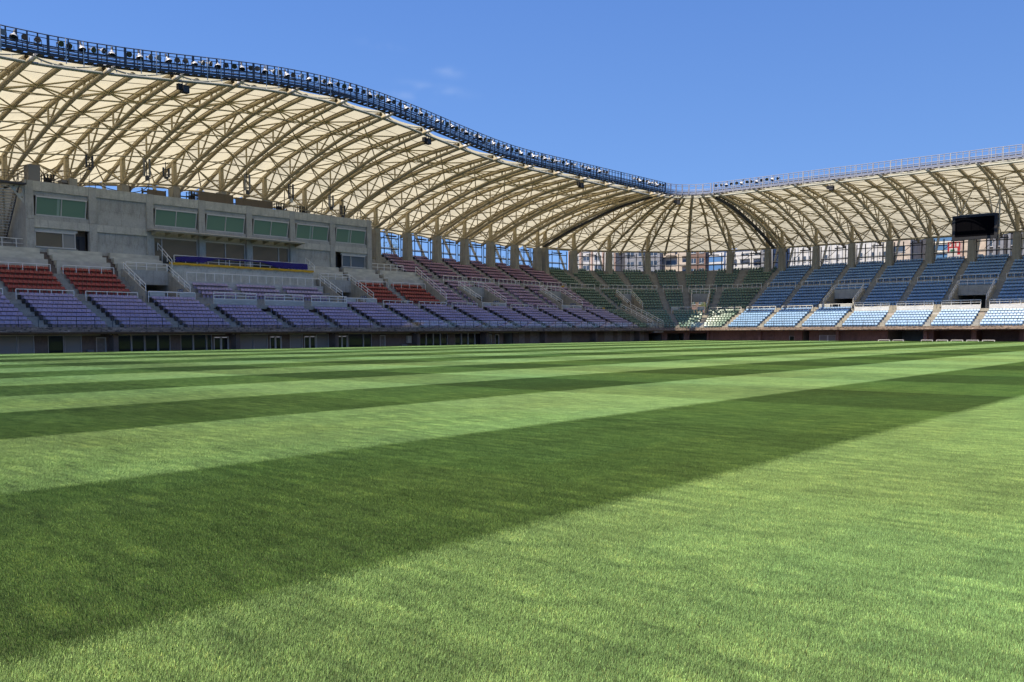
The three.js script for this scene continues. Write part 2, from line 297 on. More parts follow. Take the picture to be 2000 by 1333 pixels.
// pale bare terraces above the red seats
for (const [x, y] of [[MAIN0, 53.0], [73.9, 95.0]]) for (const [o, y0, y1] of [[15.1, 8.0, 9.62], [15.9, 9.6, 10.26], [16.7, 10.24, 10.9]]) for (const [p, q] of cut(x, y, [-3, -2, -1, 0, 1, 2, 7, 8].map((k) => [A(k) - 0.45 - (o - 15) * 0.1, A(k) + 0.45 - (o - 15) * 0.1]))) gb().bx(p, q, o, o < 16.5 ? o + 0.8 : 18.2, y0, y1).build('bare_terrace', M.beige, stands.main);
for (const k of [-3, -2, -1, 0, 1, 2, 7, 8]) for (let s = 0; s < 6; s++) gb().bx(A(k) - 0.43, A(k) + 0.4, 15.1 + s * 0.4, 15.5 + s * 0.4 + (s === 5 ? 0.8 : 0), 8.0, 8.75 + s * 0.36).build('stair_step', M.darkwall, stands.main);
part('walkway', M.step, [[MAIN0, 39], [85.8, 95]], (g, x, y) => g.bx(x, y, 17.4, 18.2, 9.4, 10.9));
part('walkway', M.step, [[95, END1]], (g, x, y) => g.bx(x, y, 17.1, 17.7, 8.6, 9.35));
for (let i = 0; i < 7; i++) part('terrace_step', M.step, [[MAIN0, 38.2], [86.2, END1]], (g, x, y) => g.bx(x, y, 17.7 + i, 18.7 + i, RU(i) - 0.62 - (i ? 0 : 0.4), RU(i)));
part('back_wall', M.concrete, [[MAIN0, 38.2], [86.2, END1]], (g, x, y) => g.bx(x, y, 24.7, 25.05, 10, 14.0));
part('back_wall', M.concrete, [[38.2, 86.2]], (g, x, y) => g.bx(x, y, 24.7, 25.05, 3, 17.2));
// fascia, soffit and the wall below
part('fascia', M.fascia, [[MAIN0, END1]], (g, x, y) => { const n = Math.ceil((y - x) / 13.4); for (let i = 0; i < n; i++) g.bx(lerp(x, y, i / n), lerp(x, y, (i + 1) / n) - 0.02, -0.18, 0.06, 1.8, 2.27); });
part('soffit', M.darkwall, [[MAIN0, END1]], (g, x, y) => g.bx(x, y, 0.06, 3.2, 1.65, 1.82));
part('fascia_pipe', M.beige, [[MAIN0, 101]], (g, x, y) => { for (let a = x; a < y - 1; a += 13.44) g.bx(a + 0.4, Math.min(y, a + 12.9), 1.2, 1.28, 1.5, 1.57); });
part('apron', M.track, [[MAIN0, END1]], (g, x, y) => g.bx(x, y, -6, 12, -0.9, -0.82));

// ---- openings in the wall below the stand: [from, to, kind]
const wallO = 2.0;
const openings = [[20.6, 22.2, 'glass'], [22.2, 23.8, 'glass'], [24.2, 26, 'blind'], [28.6, 31.55, 'blind'], [31.6, 33.0, 'blind'], [34.2, 35.65, 'glass'], [35.7, 37.3, 'blind'], [38.65, 39.65, 'door'], [40.8, 42.17, 'glass'], [42.2, 43.55, 'glass'], [43.6, 44.95, 'glass'], [45.0, 46.3, 'glass'],
  [47.45, 48.87, 'glass'], [48.9, 50.4, 'glass'], [50.45, 51.05, 'glass'], [51.25, 53.1, 'double'], [54.2, 56.15, 'blind'], [56.2, 58.0, 'blind'], [58.3, 59.9, 'double'], [61.0, 62.8, 'blind'], [63.0, 64.75, 'double'], [64.8, 66.6, 'blind'], [67.8, 69.5, 'double'], [69.6, 71.95, 'glass'], [72.0, 73.3, 'glass'], [74.65, 75.6, 'door'],
  [81.45, 82.8, 'glass'], [82.85, 84.15, 'glass'], [84.2, 85.5, 'glass'], [85.55, 86.9, 'glass'], [88.3, 89.65, 'glass'], [89.7, 91.0, 'glass'], [91.05, 92.4, 'glass'], [92.45, 93.8, 'glass'], [95.1, 96.0, 'door'], [96.7, 97.6, 'whitedoor'], [98.5, 100.8, 'gap'],
  [phi(19), phi(32.5), 'gap'], [phi(38), phi(53), 'gap'], [phi(58), phi(73), 'gap'], [eV(63.3), eV(62.4), 'window'], [eV(61), eV(59.8), 'gap'], [eV(58.1), eV(55.3), 'panels'], [eV(47), eV(41.5), 'gap'], [eV(40.2), eV(34.9), 'recess'], [eV(34.2), eV(28.5), 'recess'], [eV(27.8), eV(22), 'recess']];
{
  // wall pieces between openings, cut into panels where the joints show
  const solid = cut(MAIN0, END1, openings.map(([x, y]) => [x, y]));
  for (const [x, y] of solid) for (const [s0, s1] of SEG) {
    const p = Math.max(x, s0), q = Math.min(y, s1); if (q - p < 0.03) continue;
    const st = standOf((p + q) / 2), n = q - p > 2.2 && p > 100 ? Math.ceil((q - p) / 1.35) : 1;
    for (let i = 0; i < n; i++) { const b0 = lerp(p, q, i / n) + (n > 1 ? 0.012 : 0), b1 = lerp(p, q, (i + 1) / n) - (n > 1 ? 0.012 : 0), d = n > 1 ? hash(Math.round(b0 * 9), 4) * 0.025 : 0; gb().ext([[wallO + d, -0.9], [wallO + 0.3, -0.9], [wallO + 0.3, 1.8], [wallO + d, 1.8]], b0, b1, true, hash(i, 5) * 3).build('wall_panel', p > AM + 12 ? (hash(Math.round(b0 * 5), 9) > 0.5 ? M.brownwall : M.brownwall2) : p > 100 ? (hash(i, 3) > 0.5 ? M.darkwall : M.greypanel) : M.darkwall, st); }
  }
  for (const [x, y, kind] of openings) {
    const st = standOf((x + y) / 2), H = 1.52;
    if (kind === 'gap' || kind === 'recess') {
      const dep = kind === 'gap' ? 7 : 3.4, mt = kind === 'gap' ? M.concrete : M.brownwall2;
      const g = sub('opening', st);
      gb().bx(x, y, wallO + dep, wallO + dep + 0.2, -0.9, 1.8).build('rear_wall', mt, g);
      gb().bx(x - 0.2, x, wallO + 0.3, wallO + dep, -0.9, 1.8).build('side_wall', mt, g); gb().bx(y, y + 0.2, wallO + 0.3, wallO + dep, -0.9, 1.8).build('side_wall', mt, g);
      gb().bx(x, y, wallO, wallO + dep, 1.7, 1.79).build('ceiling', mt, g);
      if (kind === 'gap' && x > AM && x < AE) gb().bx(x, y, wallO, wallO + 0.28, 1.25, 1.7).build('lintel', M.brownwall, g);
      continue;
    }
    const door = /door|double/.test(kind), y0 = -0.86, y1 = kind === 'window' ? 0.75 : kind === 'panels' ? 0.9 : door ? 1.3 : H, yb = kind === 'window' ? 0.0 : y0;
    const g = sub(door ? 'door' : 'window', st), fm = kind === 'whitedoor' ? M.whitepanel : M.frameAlu, w = door ? 0.09 : 0.05;
    gb().bx(x, x + w, wallO + 0.02, wallO + 0.2, yb, y1).bx(y - w, y, wallO + 0.02, wallO + 0.2, yb, y1).bx(x + w, y - w, wallO + 0.02, wallO + 0.2, y1 - w, y1).build('frame', fm, g);
    if (y1 < 1.7) gb().bx(x, y, wallO + 0.05, wallO + 0.3, y1, 1.8).build('transom_panel', M.darkwall, g);
    if (yb > y0) gb().bx(x, y, wallO, wallO + 0.3, y0, yb).build('wall_panel', M.brownwall, g);
    const pm = kind === 'blind' ? M.blind : kind === 'door' ? M.greypanel : kind === 'panels' ? M.midgrey : M.darkGlass;
    if (kind === 'double' || kind === 'panels') { const mid = (x + y) / 2; for (const [p, q] of [[x + w, mid - 0.05], [mid + 0.05, y - w]]) { gb().bx(p + 0.06, q - 0.06, wallO + 0.12, wallO + 0.15, yb, y1 - w - 0.06).build('pane', pm, g); gb().bx(p, p + 0.06, wallO + 0.08, wallO + 0.17, yb, y1 - w).bx(q - 0.06, q, wallO + 0.08, wallO + 0.17, yb, y1 - w).build('leaf_frame', fm, g); } gb().bx(mid - 0.05, mid + 0.05, wallO + 0.06, wallO + 0.18, yb, y1 - w).build('mullion', fm, g); }
    else gb().bx(x + w, y - w, wallO + 0.12, wallO + 0.15, yb, y1 - w).build(door ? 'leaf' : 'pane', pm, g);
  }
  for (let k = -3; k < 16; k += 2) gb().bx(A(k) - 0.25, A(k) + 0.25, 0.9, 2.6, -0.9, 1.66).build('pillar', M.darkwall, stands.main);
  for (let k = -2; k < 10; k += 2) gb().bx(AB(k) + 6.6 - 0.25, AB(k) + 6.6 + 0.25, 1.2, 2.6, -0.9, 1.66).build('pillar', M.brownwall, stands.end);
}
// small boxes on the wall under the long stand
for (const [a, y0, y1, w, lab, m] of [[79.5, 0.25, 1.2, 0.7, 'pale electrical cabinet on the wall under the long stand', M.beige], [78.6, -0.82, 0.1, 0.9, 'low grey box standing below the pale electrical cabinet', M.midgrey], [38.0, -0.82, 0.1, 0.6, 'low blue grey box beside the single grey door', M.midgrey], [80.4, -0.82, 0.3, 0.3, 'narrow pale box at the foot of the wall near the dark windows', M.lightpanel]]) {
  const g = thing('utility_box', P(a, wallO - 0.15, y0), lab, 'box'); gb().bx(a - w / 2, a + w / 2, wallO - 0.3, wallO - 0.005, y0, y1).build('body', m, g); gb().bx(a - w / 2 + 0.05, a + w / 2 - 0.05, wallO - 0.32, wallO - 0.301, y0 + 0.06, y1 - 0.06).build('lid', m, g);
}

// ---- aisle stairs: half steps between the terrace rows
const aislesLow = [], aislesMid = [], aislesUp = [];
for (let k = -3; k <= 14; k++) { aislesLow.push(A(k)); if (k >= 10 || k < 2 || k === 8) aislesMid.push(A(k)); if (k >= 9) aislesUp.push(A(k)); }
aislesLow.push(AM + 0.5, phi(46.8), phi(68.9)); aislesMid.push(AM + 0.5, phi(17.8), phi(46.8), phi(57.6), phi(71.7)); aislesUp.push(phi(1.5), phi(12.9), phi(23.6), phi(34.4), phi(46), phi(56.3), phi(67.2), phi(78.2));
for (let k = 0; k <= 9; k++) { aislesLow.push(AB(k)); aislesMid.push(AB(k)); aislesUp.push(AB(k)); }
const aisle = (a, w, n, o0, y0, rise) => { const top = [], e = 0.004; for (let i = 0; i < n; i++) top.push([o0 + i + 0.5, y0(i) + e], [o0 + i + 0.5, y0(i) + rise / 2], [o0 + i + 0.995, y0(i) + rise / 2], [o0 + i + 0.995, y0(i + 1) + e]); top.push([o0 + n + 0.5, y0(n) + e], [o0 + n + 0.5, y0(n) - 0.1], [o0 + 0.5, y0(0) - 0.1]); const R = inCorner(a - 0.1, a + 0.1) ? 25.67 / (R0 + o0 + n / 2) : 1; const g = gb(); g.ext(top, a - w * R, a + w * R); g.build('aisle_stair', a > AE || (a > AM) ? M.step : M.concrete, standOf(a)); };
for (const a of aislesLow) aisle(a, 0.5, isLowC(a) ? 5 : 7, 0.5, RL, 0.41);
for (const a of aislesMid) { if (portals.some(([x, y]) => a > x - 0.3 && a < y + 0.3)) continue; aisle(a, 0.5, a < 95 ? 4 : 6, 10.1, RM, 0.57); gb().lbox(a, -0.5, 0.5, 9.6, 10.12, 5.0, 5.4).build('aisle_stair', M.step, standOf(a)); }
for (const a of aislesUp) { aisle(a, 0.5, 6, 17.7, RU, 0.56); gb().lbox(a, -0.5, 0.5, 17.2, 17.72, 9.35, 9.83).build('aisle_stair', M.step, standOf(a)); }

// ---- railings (parts of the stand): rails and posts
const postG = {}; const railPost = (h) => postG[h] || (postG[h] = new THREE.BoxGeometry(0.065, h, 0.065).translate(0, h / 2, 0));
function railing(st, pts, h, bars, step, name = 'railing', mat = M.rail, r = 0.036) { // pts along the foot
  const g = sub(name, st), off = wpos(g), b = gb();
  for (const f of bars) { const q = pts.map((p) => p.clone().setY(p.y + h * f)); for (let i = 0; i + 1 < q.length; i++) b.bar(q[i], q[i + 1], f === 1 ? r * 1.25 : r, 5); }
  b.build('rail', mat, g);
  for (let i = 0; i + 1 < pts.length; i++) { const L = pts[i].distanceTo(pts[i + 1]), n = Math.max(1, Math.round(L / step)); for (let k = (i ? 1 : 0); k <= n; k++) { const m = new THREE.Mesh(railPost(h), mat); m.name = 'post'; m.position.copy(pts[i].clone().lerp(pts[i + 1], k / n)).sub(off); g.add(m); } }
}
const curve = (a0, a1, o, y) => { const n = inCorner(a0, a1) ? 4 : 1, r = []; for (let i = 0; i <= n; i++) r.push(P(lerp(a0, a1, i / n), o, y)); return r; };
const between = (list, lo, hi) => { const s = [...list].filter((x) => x > lo - 9 && x < hi + 9).sort((x, y) => x - y), r = []; for (let i = 0; i + 1 < s.length; i++) r.push([s[i] + 0.6, s[i + 1] - 0.6]); return r.filter(([x, y]) => y - x > 1 && x > lo - 1 && y < hi + 1); };
// behind the lower tier
for (const [x, y] of between(aislesLow, MAIN0 + 2, END1 - 2)) {
  const m = (x + y) / 2; if (m > STAIR[0] - 2 && m < STAIR[1]) continue;
  if (isLowC(m)) { railing(standOf(m), curve(x, y, 6.68, 5.5), 0.78, [0.06, 0.55, 1], 1.35, 'railing', m > AE ? M.whitepanel : M.rail, 0.05); continue; }
  const port = portals.some(([p, q]) => m > p - 1.5 && m < q + 1.5);
  railing(standOf(m), curve(x, y, 8.62, 5.05), port ? 1.15 : 1.0, [0.5, 1], 1.1);
  if (port && m < AE + 30) for (const [p, q] of [[x + 0.1, x + 1.9], [y - 1.9, y - 0.1]]) gb().bx(p, q, 8.55, 8.58, 5.6, 6.15).build('screen_panel', M.lightpanel, standOf(m));
}
railing(stands.main, curve(A(2) + 0.6, A(3) - 0.6, 8.62, 5.05), 1.2, [0.5, 1], 1.1); railing(stands.main, curve(A(6) + 0.6, A(7) - 0.6, 8.62, 5.05), 1.2, [0.5, 1], 1.1);
// behind the middle tier
for (const [x, y] of between(aislesMid, 95, END1 - 2)) if (x > 94) railing(standOf((x + y) / 2), curve(x, y, 17.2, RM(6)), 1.5, [0.55, 1], 1.15);
for (const [x, y] of [[34, 39.5], [40.8, 46.3], [81.3, 86.6], [87.8, 94.3], [27.2, 32.8], [20.5, 26.1]]) railing(stands.main, curve(x, y, 14.2, RM(3) + 0.35), 1.15, [1], 1.5);
// centre: rail before the concrete balustrade, balcony rail
railing(stands.main, curve(54.7, 74.1, 13.5, 7.9), 1.0, [1], 1.25);
railing(stands.main, curve(54.2, 73.5, 15.44, 9.9), 1.1, [0.5, 1], 1.5);
railing(stands.main, [P(39.0, 18.0, 10.9), P(32, 18.0, 10.9)], 1.0, [0.5, 1], 1.5); railing(stands.main, [P(86.4, 17.5, 10.9), P(92.8, 17.5, 10.9)], 1.0, [0.5, 1], 1.3);
// centre walls
gb().bx(53, 74.3, 13.1, 13.3, 6.6, 7.9).build('low_wall', M.lightpanel, stands.main); gb().bx(53, 74.3, 13.3, 14.4, 7.2, 7.9).build('walkway', M.step, stands.main);
for (let i = 0; i < 13; i++) { const x = lerp(53.2, 73.7, i / 13), y = lerp(53.2, 73.7, (i + 1) / 13) - 0.02; gb().ext([[14.4, 7.8], [14.65, 7.8], [14.65, 9.95], [14.4, 9.95]], x, y, true, i * 0.7).build('balustrade_panel', M.facadeLight, stands.main); }
gb().bx(53.0, 73.7, 14.65, 18, 9.5, 9.88).build('balcony_floor', M.step, stands.main);
// sloping stepped wall at the right end of the red seats
gb().ext([[16.8, 9], [10.1, 5], [10.1, 6.55], [16.9, 10.95]], 94.75, 95.0).build('side_wall', M.concrete, stands.main);
railing(stands.main, [P(94.85, 10.15, 6.55), P(94.85, 16.9, 10.95)], 0.9, [0.5, 1], 1.6); railing(stands.main, [P(53.1, 13.9, 9.4), P(53.1, 17.2, 11.6)], 0.9, [0.5, 1], 1.4); railing(stands.main, [P(74.0, 14.6, 9.9), P(74.0, 16.6, 11.0)], 0.9, [0.5, 1], 1.4);

// ---- entrance portals
const signT = (() => { const c = document.createElement('canvas'); c.width = 256; c.height = 160; const x = c.getContext('2d'); x.fillStyle = '#c9ced0'; x.fillRect(0, 0, 256, 160); x.fillStyle = '#26355f'; x.fillRect(0, 0, 256, 82); x.fillStyle = '#aebacb'; for (const [a, b, w, h] of [[14, 16, 62, 20], [14, 44, 52, 12], [98, 24, 56, 30], [178, 14, 62, 24], [178, 46, 44, 12]]) x.fillRect(a, b, w, h); x.fillStyle = '#4a5877'; for (const [a, b, w, h] of [[16, 96, 60, 14], [16, 120, 84, 10], [128, 94, 48, 34], [192, 98, 48, 12], [192, 122, 38, 10]]) x.fillRect(a, b, w, h); const t = new THREE.CanvasTexture(c); t.colorSpace = THREE.SRGBColorSpace; return t; })();
M.sign = std([1, 1, 1], 0.6, { map: signT });
portals.forEach(([x, y], n) => {
  const st = standOf((x + y) / 2), g = sub('entrance_portal', st), wm = n === 5 || n === 4 ? M.step : M.concrete, open = n === 5;
  for (const [p, q] of [[x, x + 0.22], [y - 0.22, y]]) {
    gb().ext([[9.5, 5.0], [15.0, 5.0], [15.0, 8.95], [14.6, 8.95], [9.5, 6.3]], p, q).build('side_wall', wm, g);
    railing(st, [P((p + q) / 2, 9.55, 6.3), P((p + q) / 2, 14.6, 8.95)], 0.78, [0.5, 1], 1.3);
  }
  gb().bx(x + 0.22, y - 0.22, 14.3, 14.55, 7.3, 8.95).build('lintel_wall', M.facade, g);
  railing(st, curve(x + 0.3, y - 0.3, 14.42, 8.95), 0.82, [0.5, 1], 1.2);
  gb().bx(x, y, 14.55, 24, 7.6, 7.8).build('tunnel_ceiling', M.concrete, g); gb().bx(x - 0.05, x + 0.15, 15, 24, 4.9, 7.7).build('tunnel_wall', M.concrete, g); gb().bx(y - 0.15, y + 0.05, 15, 24, 4.9, 7.7).build('tunnel_wall', M.concrete, g);
  gb().bx(x, y, 10.1, 25, 4.7, 5.0).build('tunnel_floor', M.concrete, g); if (!open) gb().bx(x, y, 24, 24.3, 4.9, 7.8).build('tunnel_end', M.concrete, g);
  const s0 = n > 5 || n === 4 || n === 5 ? x + 0.222 : y - 0.222;
  const b = gb(), dirn = n > 5 || n > 3 ? 1 : -1; b.quad(P(s0 + dirn * 0.012, 12.2, 6.1), P(s0 + dirn * 0.012, 10.9, 6.1), P(s0 + dirn * 0.012, 10.9, 6.75), P(s0 + dirn * 0.012, 12.2, 6.75), dirn < 0 ? [[0, 0], [1, 0], [1, 1], [0, 1]] : [[1, 0], [0, 0], [0, 1], [1, 1]]).build('sign', M.sign, g);
});
// stair pit in the corner's lower tier
{
  const g = sub('stair_pit', stands.corner), a = phi(16.4), W2 = 2.35;
  const lw = (d) => { const q = (dx, o, y) => PL(a, o, y, dx), b = gb(); for (const s of [0, 0.2]) b.quad(q(d + s, 0.2, 1.9), q(d + s, 9.2, 4.6), q(d + s, 9.2, 6.05), q(d + s, 0.2, 2.75)); b.quad(q(d, 0.2, 2.75), q(d + 0.2, 0.2, 2.75), q(d + 0.2, 9.2, 6.05), q(d, 9.2, 6.05)); b.quad(q(d, 0.2, 1.9), q(d + 0.2, 0.2, 1.9), q(d + 0.2, 0.2, 2.75), q(d, 0.2, 2.75)); b.build('side_wall', M.concrete, g); railing(stands.corner, [q(d + 0.1, 0.3, 2.8), q(d + 0.1, 9.2, 6.05)], 0.7, [0.5, 1], 1.5); };
  lw(-0.1); lw(W2);
  for (let i = 0; i < 12; i++) gb().lbox(a, 0.1, W2, 0.1 + i * 0.72, 0.84 + i * 0.72, 1.4 + i * 0.24, 1.95 + i * 0.26).build('stair_step', M.step, g);
}
// front glass balustrade
for (const [s0, s1] of SEG) {
  const st = standOf((s0 + s1) / 2), g = sub('glass_balustrade', st), off = wpos(g), n = Math.round((s1 - s0) / (s0 === AM ? 2 : 1.68)), pg = new THREE.BoxGeometry(0.04, 0.98, 0.05).translate(0, 0.49, 0), b = gb();
  for (let i = 0; i <= n; i++) { const a = lerp(s0, s1, i / n), m = new THREE.Mesh(pg, M.catwalk); m.name = 'post'; m.position.copy(P(a, -0.02, 2.27)).sub(off); g.add(m); if (i < n) { const c = lerp(s0, s1, (i + 1) / n); gb().quad(P(a + 0.04, -0.02, 2.32), P(c - 0.04, -0.02, 2.32), P(c - 0.04, -0.02, 3.2), P(a + 0.04, -0.02, 3.2)).build('pane', M.pane, g); b.bar(P(a, -0.02, 3.24), P(c, -0.02, 3.24), 0.022, 5); } }
  b.build('rail', M.catwalk, g);
}

// ================================================================ press building on the long side
const T = (n) => 38.6 + 6.72 * n;
{
  const F = 17.2, B = thing('press_building', P(62, F, 9.9), 'two storey grey concrete press building with green tinted windows', 'building');
  const bx = (name, mat, a0, a1, o0, o1, y0, y1, parent = B) => gb().ext([[o0, y0], [o1, y0], [o1, y1], [o0, y1]], a0, a1, true, hash(Math.round(a0 * 3), Math.round(y0 * 5)) * 4).build(name, mat, parent);
  for (let n = 0; n < 8; n++) { const c = T(n) + 0.1; bx('pillar', M.facade, c - 0.42, c + 0.42, F - 0.25, F + 0.35, 9.9, 14.05); bx('pillar', M.facade, c - 0.42, c + 0.42, F - 0.25, F + 0.35, 14.08, 18.15); }
  bx('side_wall', M.facade, T(0) - 0.3, T(0) - 0.05, F + 0.35, 24.6, 9.9, 18.1); bx('side_wall', M.facade, T(7) + 0.25, T(7) + 0.5, F + 0.35, 24.6, 9.9, 18.1);
  bx('roof_slab', M.facade, T(0) - 0.3, T(7) + 0.5, F + 0.3, 24.7, 17.75, 18.05);
  bx('floor_slab', M.facade, T(0), T(7), F + 0.4, 24.6, 13.3, 13.6); bx('rear_wall', M.darkwall, T(0), T(7), 22.0, 22.3, 9.9, 17.8);
  const pane = (a0, a1, y0, y1, o0, o1, mats, parent, mull = [0.5]) => { // glazing that leans out at the top by o0 - o1
    const w = sub('window', B), fw = 0.09, pf = (o, e) => [[o1 - e, y0], [o1 + 0.12, y0], [o0 + 0.12, y1], [o0 - e, y1]];
    gb().bx(a0, a1, o0 - 0.08, o0 + 0.15, y1, y1 + 0.16).build('head', M.frameAlu, w); gb().bx(a0, a1, o1 - 0.14, o1 + 0.15, y0 - 0.12, y0).build('sill', M.frameAlu, w);
    const cuts = [0, ...mull, 1];
    for (const m of cuts) { const c = lerp(a0, a1, m); gb().ext(pf(0, 0.03), clamp(c - fw / 2, a0, a1 - fw), clamp(c - fw / 2, a0, a1 - fw) + fw).build('mullion', M.frameAlu, w); }
    for (let i = 0; i + 1 < cuts.length; i++) { const c0 = lerp(a0, a1, cuts[i]) + 0.05, c1 = lerp(a0, a1, cuts[i + 1]) - 0.05; gb().quad(P(c0, o1 + 0.06, y0), P(c1, o1 + 0.06, y0), P(c1, o0 + 0.06, y1), P(c0, o0 + 0.06, y1)).build('pane', mats[i % mats.length], w); }
  };
  for (let n = 0; n < 7; n++) {
    const a0 = T(n) + 0.52, a1 = T(n + 1) - 0.32;
    bx('parapet_panel', M.facadeLight, a0, a1, F - 0.2, F + 0.3, 17.08, 18.12);
    if (n !== 1) { bx('spandrel', M.facade, a0, a1, F, F + 0.3, 16.6, 17.08); bx('spandrel', M.facade, a0, a1, F, F + 0.3, 14.02, 14.5); pane(a0 + 0.25, a1 - 0.25, 14.62, 16.42, F - 0.25, F + 0.1, n === 0 ? [M.greenGlass, M.greenGlass] : [M.greenGlass], B); bx('reveal', M.darkwall, a0, a1, F + 0.5, F + 0.55, 14.5, 16.6); if (n === 0 || n > 4) { const c = lerp(a0, a1, 0.47); gb().quad(P(c - 0.28, F + 0.145, 14.66), P(c, F + 0.145, 14.66), P(c, F - 0.195, 16.4), P(c - 0.28, F - 0.195, 16.4)).build('blind_edge', M.blindGreen, B); } }
    else { for (let i = 0; i < 2; i++) bx('concrete_panel', M.facade, lerp(a0, a1, i / 2) + 0.005, lerp(a0, a1, (i + 1) / 2) - 0.005, F, F + 0.3, 14.05, 17.08); }
    if (n < 2 || n > 4) bx('band_panel', M.facadeLight, a0, a1, F - 0.2, F + 0.3, 13.18, 14.02);
    if (n === 1 || n === 5) for (let i = 0; i < 2; i++) bx('concrete_panel', M.facade, lerp(a0, a1, i / 2) + 0.005, lerp(a0, a1, (i + 1) / 2) - 0.005, F, F + 0.3, 9.9, 13.18);
    else if (n === 0 || n === 6) {
      const d0 = n === 0 ? a1 - 1.25 : a0, d1 = d0 + 1.25, w0 = n === 0 ? a0 : d1, w1 = n === 0 ? d0 : a1;
      bx('spandrel', M.facadeLight, w0, w1, F, F + 0.3, 12.85, 13.18); bx('spandrel', M.facade, w0, w1, F, F + 0.3, 9.9, 11.05);
      pane(w0 + 0.1, w1 - 0.25, 11.17, 12.7, F + 0.02, F + 0.02, n === 0 ? [M.roomGlass, M.blind] : [M.roomGlass, M.roomGlass], B, [n === 0 ? 0.68 : 0.38]);
      const dr = sub('door', B); bx('leaf', M.darkgrey, d0 + 0.15, d1 - 0.1, F + 0.9, F + 0.95, 10.2, 12.6, dr); bx('recess_wall', M.darkwall, d0, d1, F + 0.96, F + 1.1, 9.9, 13.2, dr); bx('handle_panel', M.black, d0 + 0.3, d0 + 0.55, F + 0.88, F + 0.9, 10.4, 12.3, dr);
    } else { pane(a0 + 0.1, a1 - 0.1, 10.05, 13.05, F + 0.1, F + 0.1, [M.roomGlass], B, n === 2 ? [0.18] : n === 4 ? [0.72] : [0.5]); bx('spandrel', M.facade, a0, a1, F + 0.05, F + 0.3, 13.25, 14.02); bx('reveal', M.blind, a0, a1, F + 2.4, F + 2.45, 9.9, 13.2); }
  }
  // canopy over the balcony windows, with hanging downlights
  const c = sub('canopy', B); gb().ext([[F - 0.3, 13.75], [F - 0.3, 14.0], [F - 1.5, 13.95], [F - 2.3, 13.78], [F - 2.3, 13.7], [F - 1.5, 13.78]], T(2) - 0.4, T(5) + 0.9).build('roof_sheet', M.facade, c);
  gb().bx(T(2) - 0.2, T(5) + 0.7, F - 2.1, F - 2.0, 13.58, 13.7).build('edge_beam', M.steel, c);
  for (let i = 0; i < 13; i++) { const a = lerp(T(2) + 0.2, T(5) + 0.4, i / 12); gb().ext([[F - 0.3, 13.3], [F - 0.3, 13.75], [F - 2.0, 13.72], [F - 2.0, 13.62]], a - 0.04, a + 0.04).build('bracket', M.steel, c); }
  // triangular bracket plate with a round hole at the left end
  { const s = new THREE.Shape([[0, 0], [0, 2.1], [-1.6, 2.1]].map(([x, y]) => new THREE.Vector2(x, y))), h = new THREE.Path(); h.absarc(-0.48, 1.45, 0.33, 0, Math.PI * 2, true); s.holes.push(h); for (const [x, y] of [[-0.95, 1.92], [-0.2, 0.75]]) { const q = new THREE.Path(); q.absarc(x, y, 0.1, 0, Math.PI * 2, true); s.holes.push(q); }
    const g = new THREE.ExtrudeGeometry(s, { depth: 0.12, bevelEnabled: false, curveSegments: 14 }); g.applyMatrix4(basis(T(0))); const p = P(T(0) - 0.33, F + 0.1, 15.5); g.translate(p.x, p.y, p.z); gb().add(g).build('bracket_plate', M.facadeLight, B); }
}
